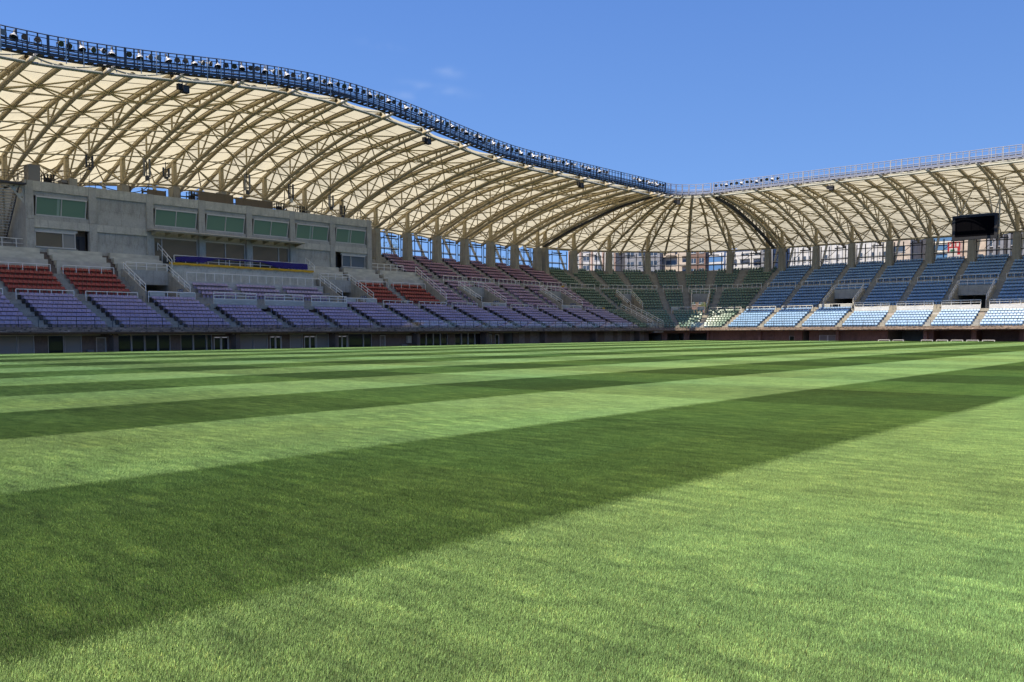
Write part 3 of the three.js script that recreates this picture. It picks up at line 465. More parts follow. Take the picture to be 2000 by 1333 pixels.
// roof equipment on the press building
{
  const box = (a, o, w, d, h, m, lab, nm = 'roof_cabinet', y = 18.05) => { const g = thing(nm, P(a, o, y), lab, 'cabinet'); gb().bx(a - w / 2, a + w / 2, o - d / 2, o + d / 2, y, y + h).build('body', m, g); gb().bx(a - w / 2 + 0.06, a + w / 2 - 0.06, o - d / 2 - 0.03, o - d / 2 - 0.002, y + 0.1, y + h - 0.1).build('door', m, g); };
  box(39.6, 18.3, 1.2, 1.2, 1.9, M.midgrey, 'tall grey cabinet on the left end of the press building roof'); box(43.7, 18.2, 0.9, 1, 0.95, M.concrete, 'small pale cabinet on the press building roof beside the black racks'); box(42.9, 18.6, 0.6, 1, 0.75, M.midgrey, 'small grey cabinet left of the pale roof cabinet');
  for (const [a0, a1, h, lab] of [[59.6, 64.6, 1.55, 'brown screen wall on the press building roof, nearer the middle'], [65.0, 70.6, 1.35, 'brown screen wall on the press building roof, right one'], [52.9, 55.2, 1.0, 'short brown screen wall on the press building roof, left one']]) { const g = thing('screen_wall', P((a0 + a1) / 2, 19, 18.05), lab, 'screen wall'); const n = Math.round((a1 - a0) / 1.2); for (let i = 0; i < n; i++) gb().bx(lerp(a0, a1, i / n) + 0.01, lerp(a0, a1, (i + 1) / n) - 0.01, 19, 19.08, 18.05, 18.05 + h).build('panel', M.steelDark, g); }
  for (const [a, lab] of [[41.4, 'black open rack of pipes on the press building roof beside the tall cabinet'], [58.6, 'black steel rack left of the brown screen walls'], [71.4, 'black steel rack right of the brown screen walls'], [75.2, 'black steel rack at the foot of a roof post']]) {
    const g = thing('equipment_rack', P(a, 18.6, 18.05), lab, 'rack'); for (const dx of [-0.55, -0.2, 0.15, 0.5]) gb().bar(P(a + dx, 18.4, 18.05), P(a + dx, 18.4, 19.3), 0.05).bar(P(a + dx, 19.1, 18.05), P(a + dx, 19.1, 19.3), 0.05).build('upright', M.black, g); for (const y of [18.4, 18.8, 19.2]) gb().bar(P(a - 0.6, 18.4, y), P(a + 0.6, 18.4, y), 0.04).bar(P(a - 0.6, 19.1, y), P(a + 0.6, 19.1, y), 0.04).build('shelf_bar', M.black, g); gb().bx(a - 0.35, a + 0.3, 18.5, 19, 18.45, 18.78).build('box', M.black, g);
  }
  const g = thing('roof_railing', P(80, 17.6, 18.05), 'thin pale railing along the right half of the press building roof', 'railing'), off = wpos(g); const b = gb(); for (const h of [0.5, 1]) b.bar(P(73, 17.7, 18.1 + h), P(86, 17.7, 18.1 + h), 0.03, 5); b.build('rail', M.steel, g); for (let a = 73; a <= 86; a += 1.3) { const m = new THREE.Mesh(railPost(1), M.steel); m.name = 'post'; m.position.copy(P(a, 17.7, 18.1)).sub(off); g.add(m); }
  const g2 = thing('roof_railing', P(42, 17.6, 18.05), 'dark scaffold railing beside the cabinets at the roof end', 'railing'); const b2 = gb(); for (const h of [0.6, 1.2, 1.8]) b2.bar(P(38, 18.9, 18.1 + h), P(46, 18.9, 18.1 + h), 0.025, 5); for (let a = 38; a <= 46; a += 1) b2.bar(P(a, 18.9, 18), P(a, 18.9, 20.0), 0.025, 5); b2.build('frame', M.steelDark, g2);
  const cb = gb().tube([P(41, 18, 18.6), P(44, 18, 18.45), P(45, 18.4, 19.2), P(46.2, 18.8, 21.3)], 0.05, 5).tube([P(45.5, 18, 19), P(48, 18, 18.35), P(51, 18, 18.35), P(52.8, 18.4, 19.4), P(53, 18.6, 20.6)], 0.05, 5).build('cable', M.cable); tag(cb, 'thick black cable looping from the press building roof into the trusses', 'cable');
}
// outside stair at the left end
{
  const g = thing('steel_stair', P(36.9, 19.2, 11.5), 'dark steel stair with pale treads at the left end of the press building', 'stair'), n = 21, o0 = 17.1, o1 = 21.6, y0 = 17.7, y1 = 11.9;
  for (const a of [35.6, 37.75]) {
    const q = (o, y, d = 0) => P(a + d, o, y), b = gb();
    for (const d of [0, 0.07]) b.quad(q(o0, y0 - 0.35, d), q(o1, y1 - 0.35, d), q(o1, y1 + 0.12, d), q(o0, y0 + 0.12, d));
    b.quad(q(o0, y0 + 0.12), q(o1, y1 + 0.12), q(o1, y1 + 0.12, 0.07), q(o0, y0 + 0.12, 0.07)).quad(q(o0, y0 - 0.35), q(o1, y1 - 0.35), q(o1, y1 - 0.35, 0.07), q(o0, y0 - 0.35, 0.07)); b.build('stringer', M.darkgrey, g);
    gb().bar(q(o0, y0 + 1.1), q(o1, y1 + 1.1), 0.035).bar(q(o0, y0 + 0.65), q(o1, y1 + 0.65), 0.03).build('handrail', M.steelDark, g);
    for (let k = 0; k < 5; k++) gb().bar(q(lerp(o0, o1, k / 4), lerp(y0, y1, k / 4)), q(lerp(o0, o1, k / 4), lerp(y0, y1, k / 4) + 1.1), 0.03).build('baluster', M.steelDark, g);
  }
  for (let i = 0; i < n; i++) { const t = (i + 0.5) / n, y = lerp(y0, y1, t); gb().bx(35.67, 37.75, lerp(o0, o1, t) - 0.14, lerp(o0, o1, t) + 0.14, y - 0.06, y).build('tread', M.frameAlu, g); }
  gb().bx(35.6, 38.2, 16.2, 17.1, 17.5, 17.68).build('landing', M.darkgrey, g); for (const h of [0.5, 0.8, 1.1]) gb().bar(P(35.6, 16.2, 17.68 + h), P(38.2, 16.2, 17.68 + h), 0.03).bar(P(35.6, 16.2, 17.68 + h), P(35.6, 17.1, 17.68 + h), 0.03).build('landing_rail', M.steelDark, g); for (let k = 0; k < 7; k++) gb().bar(P(35.6 + k * 0.43, 16.2, 17.6), P(35.6 + k * 0.43, 16.2, 18.8), 0.025).build('baluster', M.steelDark, g);
  gb().bar(P(36.6, 21.4, 10.5), P(36.6, 21.4, 12.0), 0.12).build('support_post', M.darkgrey, g);
}
// banners
{
  const wave = (a0, a1, o, top, bot, n, mat, name) => { const g = gb(); for (let i = 0; i < n; i++) { const x = lerp(a0, a1, i / n), y = lerp(a0, a1, (i + 1) / n), d = (q) => 0.05 * Math.sin(q * 5.1) + 0.04 * Math.sin(q * 11.3), rows = 5; for (let r = 0; r < rows; r++) { const e = (q, t) => P(q, o - 0.1 - Math.abs(d(q + t)) * (0.3 + t), lerp(top(q), bot(q), t)); g.quad(e(x, r / rows), e(y, r / rows), e(y, (r + 1) / rows), e(x, (r + 1) / rows)); } } const geo = g; return geo.build(name, mat); };
  tag(wave(52.9, 73.6, 14.33, () => 10.04, (a) => 9.78 + 0.03 * Math.sin(a * 3), 80, M.yellow, 'banner'), 'long yellow banner tied along the concrete balustrade', 'banner');
  const b = wave(54.3, 73.4, 15.4, (a) => 10.98 - 0.2 * sstep(54.3, 56, 56 - (a - 54.3)) + 0.02 * Math.sin(a * 2.1), (a) => { const t = (a - 54.3) / 19.1; return t < 0.2 ? 10.2 + 0.12 * Math.sin(t * 14) : t < 0.62 ? lerp(10.3, 10.8, sstep(0.18, 0.3, t)) + 0.03 * Math.sin(a * 4) : lerp(10.8, 10.2, sstep(0.6, 0.78, t)); }, 90, M.blueCloth, 'cloth'); tag(b, 'dark blue cloth draped unevenly over the balcony railing', 'cloth');
}

// ================================================================ seats
{
  const rect = (w, h, r) => { const s = new THREE.Shape(); s.moveTo(-w / 2 + r, 0); s.lineTo(w / 2 - r, 0); s.quadraticCurveTo(w / 2, 0, w / 2, r); s.lineTo(w / 2, h - r); s.quadraticCurveTo(w / 2, h, w / 2 - r, h); s.lineTo(-w / 2 + r, h); s.quadraticCurveTo(-w / 2, h, -w / 2, h - r); s.lineTo(-w / 2, r); s.quadraticCurveTo(-w / 2, 0, -w / 2 + r, 0); return s; };
  const back = new THREE.ExtrudeGeometry(rect(0.385, 0.36, 0.07), { depth: 0.03, bevelEnabled: true, bevelThickness: 0.012, bevelSize: 0.012, bevelSegments: 1, curveSegments: 2 }); back.rotateX(-0.5); back.translate(0, 0.42, -0.18);
  const pan = new THREE.ExtrudeGeometry(rect(0.385, 0.4, 0.06), { depth: 0.035, bevelEnabled: true, bevelThickness: 0.012, bevelSize: 0.01, bevelSegments: 1, curveSegments: 2 }); pan.rotateX(Math.PI / 2 - 0.08); pan.translate(0, 0.45, -0.17);
  const legs = new THREE.BoxGeometry(0.3, 0.36, 0.06).translate(0, 0.22, -0.08);
  const seatG = mergeGeometries([back, pan, legs].map((g) => { g = g.index ? g.toNonIndexed() : g; g.deleteAttribute('uv'); return g; }));
  const colourOf = (a) => a < AM + 0.5 ? 'lavender' : a < AE + 0.1 ? 'green' : 'blue';
  const seats = [];
  const blocksFrom = (list, lo, hi) => between(list, lo, hi);
  const fill = (blocks, rows, tier, ofn, yfn, skip, colour) => blocks.forEach(([x, y], b) => {
    for (let i = 0; i < rows(x, y); i++) {
      const f = fr((x + y) / 2), R = inCorner(x, y) ? (R0 + ofn(i)) / (AL / (Math.PI / 2)) : 1, L = (y - x) * R, pt = inCorner(x, y) && x > AM ? 0.55 : 0.465, n = Math.floor(L / pt); let c = 0;
      for (let k = 0; k < n; k++) { const a = x + (k + 0.5 + (L / pt - n) / 2) * pt / R; if (skip && skip(a, i)) continue; c++; seats.push({ a, o: ofn(i), y: yfn(i), c: colour || colourOf(a), tier, b, i, k: c, x, y1: y }); }
    }
  });
  fill(blocksFrom(aislesLow, MAIN0 + 2, END1 - 2), (x, y) => isLowC((x + y) / 2) ? 6 : 8, 'lower', (i) => 1.05 + i, RL, (a, i) => a > phi(15.2) && a < phi(16.3 + (2.9 + 0.1) / (10.7 + i) * 57.3 + 0.5));
  const red = [[20.8, 25.9], [27.3, 32.8], [34.0, 39.6], [40.7, 46.6], [81.1, 86.6], [87.8, 94.3]];
  fill(red, () => 5, 'middle', (i) => 10.65 + i, RM, null, 'red');
  fill([[55.0, 59.8], [60.9, 66.5], [67.6, 73.2]], () => 3, 'middle', (i) => 10.65 + i, RM, null, 'lavender');
  fill(between([95, ...aislesMid.filter((q) => q > 97)], 94, END1 - 2), () => 7, 'middle', (i) => 10.65 + i, RM, (a, i) => (i < 5 && portals.some(([p, q]) => a > p - 0.25 && a < q + 0.25)) || (a > 99 && a < 101.6 && false));
  const cols = [];
  fill(between([93.2, ...aislesUp], 92.6, END1 - 2), () => 7, 'upper', (i) => 18.25 + i, RU, (a, i) => i > 3 && columnAt(a, i > 4 ? 0.95 : 0.0));
  // individuals: the seats of each colour that show largest in the picture
  const v = new THREE.Vector3(), cam = camera.position;
  for (const s of seats) { s.p = P(s.a, s.o, s.y); v.copy(s.p).setY(s.y + 0.6).project(camera); s.in = Math.abs(v.x) < 1 && Math.abs(v.y) < 1 && v.z < 1; s.d = s.p.distanceTo(cam) + (s.in ? 0 : 1e4); }
  const names = { lavender: 'lavender', red: 'red', green: 'dark green', blue: 'blue' };
  for (const colour of Object.keys(names)) {
    const all = seats.filter((s) => s.c === colour).sort((p, q) => p.d - q.d), near = all.slice(0, 300).filter((s) => s.in), rest = all.slice(near.length);
    const tiers = {}; for (const s of all) if (s.in) { const t = tiers[s.tier] = tiers[s.tier] || []; if (!t.includes(s.b)) t.push(s.b); } for (const t in tiers) tiers[t].sort((p, q) => p - q);
    for (const s of near) {
      const m = new THREE.Mesh(seatG, hash(Math.round(s.a * 10), s.i) > 0.5 ? seatMat[colour] : seatMatB[colour]); m.name = numbered(colour + '_seat'); m.quaternion.setFromRotationMatrix(basis(s.a)); m.position.copy(s.p); m.castShadow = m.receiveShadow = true; scene.add(m);
      tag(m, `${names[colour]} plastic seat, ${ord(s.i + 1)} row up, ${ord(s.k)} along, ${ord(tiers[s.tier].indexOf(s.b) + 1)} ${s.tier} block from left`, 'stadium seat', colour + ' stadium seats');
    }
    if (rest.length) {
      const im = new THREE.InstancedMesh(seatG, seatMat[colour], rest.length), m4 = new THREE.Matrix4(), c = new THREE.Color();
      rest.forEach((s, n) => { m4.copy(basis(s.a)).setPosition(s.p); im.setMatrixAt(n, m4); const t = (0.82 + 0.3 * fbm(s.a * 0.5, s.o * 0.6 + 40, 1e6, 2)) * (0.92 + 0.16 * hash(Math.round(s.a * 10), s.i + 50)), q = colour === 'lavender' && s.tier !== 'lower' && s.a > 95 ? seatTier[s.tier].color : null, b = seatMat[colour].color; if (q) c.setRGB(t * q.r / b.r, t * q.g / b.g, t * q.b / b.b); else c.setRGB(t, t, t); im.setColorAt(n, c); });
      im.name = numbered(colour + '_seating'); im.castShadow = im.receiveShadow = true; scene.add(im); tag(im, `remaining ${names[colour]} plastic seats in rows on the terraces`, 'seating', null, 'stuff');
    }
  }
  // black boxes added for the shade under the seats at the row ends, long side
  const ends = new Map(); for (const s of seats) { const key = s.tier + s.b + '/' + s.i; const e = ends.get(key); if (!e || s.a < e.a) ends.set(key, s); }
  for (const s of ends.values()) if (s.a < AM + 1 && s.c !== 'red' && !(s.a > 102 && s.a < 102.2)) gb().bx(s.a - 0.42, s.a - 0.26, s.o - 0.26, s.o + 0.28, s.y, s.y + 0.5).build('row_end_shade', M.black, stands.main);
}
function columnAt(a, w) { return w && COLS.some((c) => Math.abs(c - a) < w * (a > AM && a < AE ? 0.75 : 1)); }

// ================================================================ columns, rear window frames and raking struts (parts of the stands)
for (let n = 0; n < TRUSS.length; n++) {
  const a = TRUSS[n], st = standOf(a), h = hump(a), top = 17.75 + h;
  const q = (dx, o, y) => PL(a, o, y, dx), b = gb(), w0 = 0.62, w1 = 0.46, yb = 10.8;
  const ring = (y, w, o0, o1) => [q(-w, o0, y), q(w, o0, y), q(w, o1, y), q(-w, o1, y)], r0 = ring(yb, w0, 22.55, 24.1), r1 = ring(top, w1, 22.75, 23.95);
  for (let k = 0; k < 4; k++) b.quad(r0[k], r0[(k + 1) % 4], r1[(k + 1) % 4], r1[k], [[k, 0], [k + 1, 0], [k + 1, 7], [k, 7]]); b.quad(...r1); b.build('column', M.column, st);
  const L = P(a, 28.6, 18.4 + h), E0 = P(a, 25.4, 12.6); gb().bar(E0, L, 0.24, 8).build('raking_strut', M.strut, st);
}
for (let n = 0; n + 1 < TRUSS.length; n++) {
  const a0 = TRUSS[n] + 0.25, a1 = TRUSS[n + 1] - 0.25; if (a1 - a0 < 1) continue; const am = (a0 + a1) / 2, st = standOf(am), g = sub('window_frame', st), O = 25.2, h = hump(am), N = Math.max(2, Math.round((a1 - a0) * (inCorner(a0, a1) ? 1.35 : 1) / 1.7)), y1 = 17.7 + h;
  for (let i = 0; i <= N; i++) { const a = lerp(a0, a1, i / N); gb().bar(P(a, O, 13.6), P(a, O, y1), 0.1, 4).build('mullion', M.mullion, g); }
  for (const [y, r, m] of [[14.05, 0.07, M.mullion], [15.2, 0.08, M.mullion], [15.38, 0.06, M.cap], [16.9 + h, 0.08, M.mullion]]) { const b = gb(), k = inCorner(a0, a1) ? 4 : 1; for (let i = 0; i < k; i++) b.bar(P(lerp(a0, a1, i / k), O - 0.04, y), P(lerp(a0, a1, (i + 1) / k), O - 0.04, y), r, 4); b.build('transom', m, g); }
  gb().bar(P(lerp(a0, a1, 0.2), O + 0.1, 15.6), P(lerp(a0, a1, 0.55), O + 0.1, y1 - 0.3), 0.05, 4).build('diagonal_brace', M.mullion, g);
  gb().lbox(am, -0.2, 1.9, O - 0.9, O - 0.55, y1 - 0.62, y1 - 0.42).build('louvre_box', M.darkgrey, g); gb().bar(P(am + 0.5, O - 0.7, y1 - 0.4), P(am + 0.5, O - 0.7, y1 + 0.3), 0.04, 4).build('hanger', M.darkgrey, g);
}

// ================================================================ roof
const LCH = [[23.2, 17.9], [17.15, 20.4], [11.1, 22.4], [5, 24.1], [-2.8, 25.35]], UCH = [[28.8, 18.5], [23.2, 21.0], [17.15, 23.0], [11.1, 24.3], [5, 25.1], [-2.0, 25.72]];
const spline = (pts) => { const c = new THREE.CatmullRomCurve3(pts.map(([o, y]) => new THREE.Vector3(o, y, 0)), false, 'centripetal').getPoints(160); return (o) => { for (let i = 0; i + 1 < c.length; i++) if ((c[i].x - o) * (c[i + 1].x - o) <= 0) { const t = (o - c[i].x) / ((c[i + 1].x - c[i].x) || 1e-9); return lerp(c[i].y, c[i + 1].y, t); } return o > c[0].x ? c[0].y : c[c.length - 1].y; }; };
const Ly = spline(LCH), Uy = spline(UCH);
const LN = [23.2, 17.15, 11.1, 5, -2.2], SN = [23.3, 17.15, 11.1, 5];
const Ry = (o) => Uy(o) - 0.03 * Math.max(0, o);   // the rib between two trusses hangs a little lower
const run = (f, o0, o1, n, a, lift = 0) => { const r = []; for (let i = 0; i <= n; i++) { const o = lerp(o0, o1, i / n); r.push(P(a, o, f(o) + lift + hump(a))); } return r; };
const where = (a) => a < AM ? 'over the long stand' : a < AE ? 'fanning over the corner stand' : 'over the blue end stand';
const cnt = {}; const nth = (k) => (cnt[k] = (cnt[k] || 0) + 1, ord(cnt[k]));
TRUSS.forEach((a) => {
  const h = hump(a), w = where(a), t = thing('roof_truss', P(a, 23.2, 17.8 + h), `arched cream tube roof truss, ${nth('t' + w)} from the left ${w}`, 'roof truss', 'arched roof trusses');
  gb().tube(run(Ly, 23.4, -2.7, 10, a), 0.235, 8).build('lower_chord', M.steel, t); gb().tube(run(Uy, 28.8, -1.6, 12, a), 0.225, 8).build('upper_chord', M.steel, t);
  gb().ext([[22.95, 17.75 + h], [23.6, 17.75 + h], [23.45, 21.05 + h], [23.05, 21.05 + h]], a - 0.24, a + 0.24).build('post', M.steel, t);
  gb().bar(P(a, -2.3, Ly(-2.3) + h), P(a, -3.7, Ly(-2.7) + 0.12 + h), 0.22, 10).build('end_cap', M.cap, t);
  for (const o of [17.15, 11.1, 5, 2.6, 0.6, -1.2]) gb().bar(P(a, o, Ly(o) + h), P(a, o, Uy(o) + h), o > 4 ? 0.11 : 0.13).build('web_strut', M.steel, t);
  for (const [o0, o1] of [[23.2, 20.2], [17.15, 14.4], [11.1, 8.4], [23.2, 26.2]]) gb().bar(P(a, o0, (o0 > 23 ? 17.9 : Ly(o0)) + h), P(a, o1, Uy(o1) + h), 0.1).build('web_diagonal', M.steel, t);
  gb().tube(run(Uy, 28.6, -1.2, 10, a, 0.27), 0.15, 4).build('clamp_strip', M.steelDark, t);
});
for (let n = 0; n + 1 < TRUSS.length; n++) {
  const a0 = TRUSS[n], a1 = TRUSS[n + 1], am = (a0 + a1) / 2, w = where(am), joint = a1 - a0 < 3 && a0 < AM + 1;
  const hp = (a, o, f, lift = 0) => P(a, o, f(o) + lift + hump(a));
  if (!joint) {
    const t = thing('roof_bracing', P(am, 26, 18.2 + hump(am)), `cream roof rib with brace rods, ${nth('b' + w)} bay from left ${w}`, 'roof bracing', 'braced roof bays');
    gb().tube(run(Ry, 28.7, -0.6, 12, am, 0.05), 0.225, 8).build('rib', M.steel, t); gb().tube(run(Ry, 28.6, -0.4, 10, am, 0.3), 0.15, 4).build('clamp_strip', M.steelDark, t);
    SN.forEach((o, k) => {
      const s = hp(am, o, Ry);
      for (const a of [a0, a1]) {
        gb().bar(s, hp(a, o, o > 23 ? () => 18.1 : Ly), 0.1, 5).build('brace_rod', M.steel, t);
        for (const d of [-3.05, 3.05]) gb().bar(s, hp(a, o + d, Uy, -0.05), 0.085, 5).build('brace_rod', M.steel, t);
        gb().bar(s, hp(a, o, Uy, -0.05), 0.075, 5).build('purlin', M.steel, t);
      }
      gb().bar(s.clone().add(new THREE.Vector3(0, -0.24, 0)), s.clone().add(new THREE.Vector3(0, 0.1, 0)), 0.32, 8).build('node_plate', M.steel, t);
    });
    for (const o of [17.15, 11.1, 5]) gb().bar(hp(a0, o, Ly), hp(a1, o, Ly), 0.085, 5).build('tie_rod', M.steel, t);
    for (const o of [26, 21.6, 19.2, 15.2, 13.1, 8.1, 2.2]) gb().bar(hp(a0, o, Uy, 0.1), hp(am, o, Ry, 0.16), 0.03, 4).bar(hp(am, o, Ry, 0.16), hp(a1, o, Uy, 0.1), 0.03, 4).build('purlin_rod', M.steelDark, t);
    for (const a of [a0, a1]) gb().bar(hp(am, 28.4, Ry), hp(a, 23.3, Uy, -0.4), 0.08, 5).bar(hp(am, 23.3, Ry), hp(a, 28.4, Uy), 0.08, 5).build('brace_rod', M.steel, t);
    gb().tube([0, 0.25, 0.5, 0.75, 1].map((k) => P(lerp(a0, a1, k), 23.2, 17.95 + hump(lerp(a0, a1, k)))), 0.13, 6).build('ring_beam', M.steel, t);
    gb().tube([0, 0.25, 0.5, 0.75, 1].map((k) => P(lerp(a0, a1, k), 28.7, 18.4 + hump(lerp(a0, a1, k)))), 0.15, 6).build('eave_beam', M.steel, t);
    gb().tube([0, 0.25, 0.5, 0.75, 1].map((k) => P(lerp(a0, a1, k), -1.75, 25.2 + hump(lerp(a0, a1, k)))), 0.15, 6).build('edge_beam', M.edge, t);
    gb().tube([0, 0.12, 0.3, 0.5, 0.7, 0.88, 1].map((k) => { const a = lerp(a0, a1, k), s = Math.sin(k * Math.PI); return P(a, -2.05 + s * 1.15, 25.86 + hump(a) - 0.28 * s); }), 0.08, 5).build('edge_tube', M.edge, t);
    for (const k of [0.18, 0.35, 0.65, 0.82]) { const a = lerp(a0, a1, k), s = Math.sin(k * Math.PI); gb().bar(P(a, -1.75, 25.2 + hump(a)), P(a, -2.05 + s * 1.15, 25.86 - 0.28 * s + hump(a)), 0.045, 5).build('edge_post', M.edge, t); }
  }
}
{ // membrane: one taut panel per half bay
  const sets = { long: [], corner: [], end: [] };
  const roofs = { main: thing('roof_membrane', P(70, 20, 23), 'cream fabric roof swelling upward over the long stand', 'fabric roof'), corner: thing('roof_membrane', P(phi(45), 20, 23), 'cream fabric roof fanning like a dome over the corner stand', 'fabric roof'), end: thing('roof_membrane', P(eV(45), 20, 23), 'cream fabric roof over the blue end stand', 'fabric roof') };
  for (let n = 0; n + 1 < TRUSS.length; n++) {
    const a0 = TRUSS[n], a1 = TRUSS[n + 1], am = (a0 + a1) / 2, r = am < AM ? roofs.main : am < AE ? roofs.corner : roofs.end, off = wpos(r), halves = a1 - a0 < 3 ? [[a0, a1]] : [[a0, am], [am, a1]];
    for (const [x, y] of halves) {
      const NA = 6, NO = 22, pos = [], uv = [], idx = [];
      for (let i = 0; i <= NO; i++) for (let j = 0; j <= NA; j++) {
        const k = j / NA, a = lerp(x, y, k), kk = (a - a0) / (a1 - a0), s = Math.sin(kk * Math.PI), o1 = -2.05 + s * 1.15, o = lerp(28.9, o1, i / NO);
        const p = P(a, o, Uy(Math.max(o, -1.9)) + 0.22 + 0.14 * sstep(-2, 3, o) + 0.1 * s - 0.03 * s * Math.max(0, o) - 0.12 * Math.sin(k * Math.PI) * Math.sin(i / NO * Math.PI) + hump(a)); pos.push(p.x - off.x, p.y - off.y, p.z - off.z); uv.push(a, o);
      }
      for (let i = 0; i < NO; i++) for (let j = 0; j < NA; j++) { const k = i * (NA + 1) + j; idx.push(k, k + 1, k + NA + 2, k, k + NA + 2, k + NA + 1); }
      const g = new THREE.BufferGeometry(); g.setAttribute('position', new THREE.Float32BufferAttribute(pos, 3)); g.setAttribute('uv', new THREE.Float32BufferAttribute(uv, 2)); g.setIndex(idx); g.computeVertexNormals();
      const m = new THREE.Mesh(g, M.membrane); m.name = 'fabric_panel'; m.castShadow = m.receiveShadow = true; r.add(m);
    }
  }
}
{ // the stand on the near side, behind the camera: its pale roof is what the windows and glass opposite mirror
  const t = thing('grandstand', P(1100, 0, -0.9), 'grandstand with a cream fabric roof on the near side behind the viewer', 'grandstand');
  for (let i = 0; i < 22; i++) gb().bx(1000, 1174, 0.5 + i, 1.5 + i, 1.2 + i * 0.5, 2.1 + i * 0.53).build('terrace_step', i < 8 ? M.lightpanel : M.greypanel, t);  // lower rows pale: the look of sunlit seats put into the colour
  gb().bx(1000, 1174, 24, 24.4, -0.9, 17).build('back_wall', M.concrete, t); gb().bx(1000, 1174, 0, 0.4, -0.9, 2.2).build('front_wall', M.concrete, t);
  for (let n = 0; n <= 25; n++) { const a = 1001 + 6.72 * n; gb().tube(run(Ly, 23.4, -2.7, 10, a), 0.235, 6).build('lower_chord', M.steel, t); gb().tube(run(Uy, 28.8, -1.6, 10, a), 0.2, 6).build('upper_chord', M.steel, t); gb().lbox(a, -0.5, 0.5, 22.7, 23.9, 10, 17.9 + hump(a)).build('column', M.column, t); for (const o of [17.15, 11.1, 5]) gb().bar(P(a, o, Ly(o) + hump(a)), P(a, o, Uy(o) + hump(a)), 0.1).build('web_strut', M.steel, t);
    if (n < 25) { const b = gb(); for (let i = 0; i < 16; i++) { const o0 = lerp(28.9, -1.9, i / 16), o1 = lerp(28.9, -1.9, (i + 1) / 16), q = (x, o) => P(x, o, Uy(Math.max(o, -1.9)) + 0.36 + hump(x)); for (const [x, y] of [[a, a + 3.36], [a + 3.36, a + 6.72]]) b.quad(q(x, o0), q(y, o0), q(y, o1), q(x, o1), [[x, o0], [y, o0], [y, o1], [x, o1]]); } b.build('fabric_panel', M.membrane, t); gb().tube(run(Uy, 28.7, -0.6, 10, a + 3.36), 0.2, 6).build('rib', M.steel, t); } }
}
// black maintenance gangways along the roof joints
for (const [a, lab] of [[AM - 0.15, 'black maintenance gangway under the roof joint at the left of the corner'], [AE - 0.35, 'black maintenance gangway under the roof joint at the right of the corner']]) {
  const t = thing('gangway', P(a, 20, 19), lab, 'gangway'), r = (dx, lift, dy = 0) => { const q = []; for (let i = 0; i <= 14; i++) { const o = lerp(22.5, -1.5, i / 14), p = PL(a, o, Ly(o) + lift, dx); q.push(p); } return q; };
  const A1 = r(-0.35, -0.1), B1 = r(0.35, -0.1), b = gb(); for (let i = 0; i < 14; i++) b.quad(A1[i], A1[i + 1], B1[i + 1], B1[i]).quad(A1[i].clone().setY(A1[i].y - 0.22), A1[i + 1].clone().setY(A1[i + 1].y - 0.22), B1[i + 1].clone().setY(B1[i + 1].y - 0.22), B1[i].clone().setY(B1[i].y - 0.22)).quad(A1[i], A1[i + 1], A1[i + 1].clone().setY(A1[i + 1].y - 0.22), A1[i].clone().setY(A1[i].y - 0.22)).quad(B1[i], B1[i + 1], B1[i + 1].clone().setY(B1[i + 1].y - 0.22), B1[i].clone().setY(B1[i].y - 0.22)); b.build('deck', M.catfloor, t);
  for (const dx of [-0.35, 0.35]) for (const l of [0.45, 0.95]) gb().tube(r(dx, l), 0.035, 5).build('handrail', M.black, t);
  for (let i = 0; i <= 14; i++) for (const dx of [-0.35, 0.35]) { const o = lerp(22.5, -1.5, i / 14); gb().bar(PL(a, o, Ly(o) - 0.1, dx), PL(a, o, Ly(o) + 0.95, dx), 0.03, 4).build('post', M.black, t); }
}
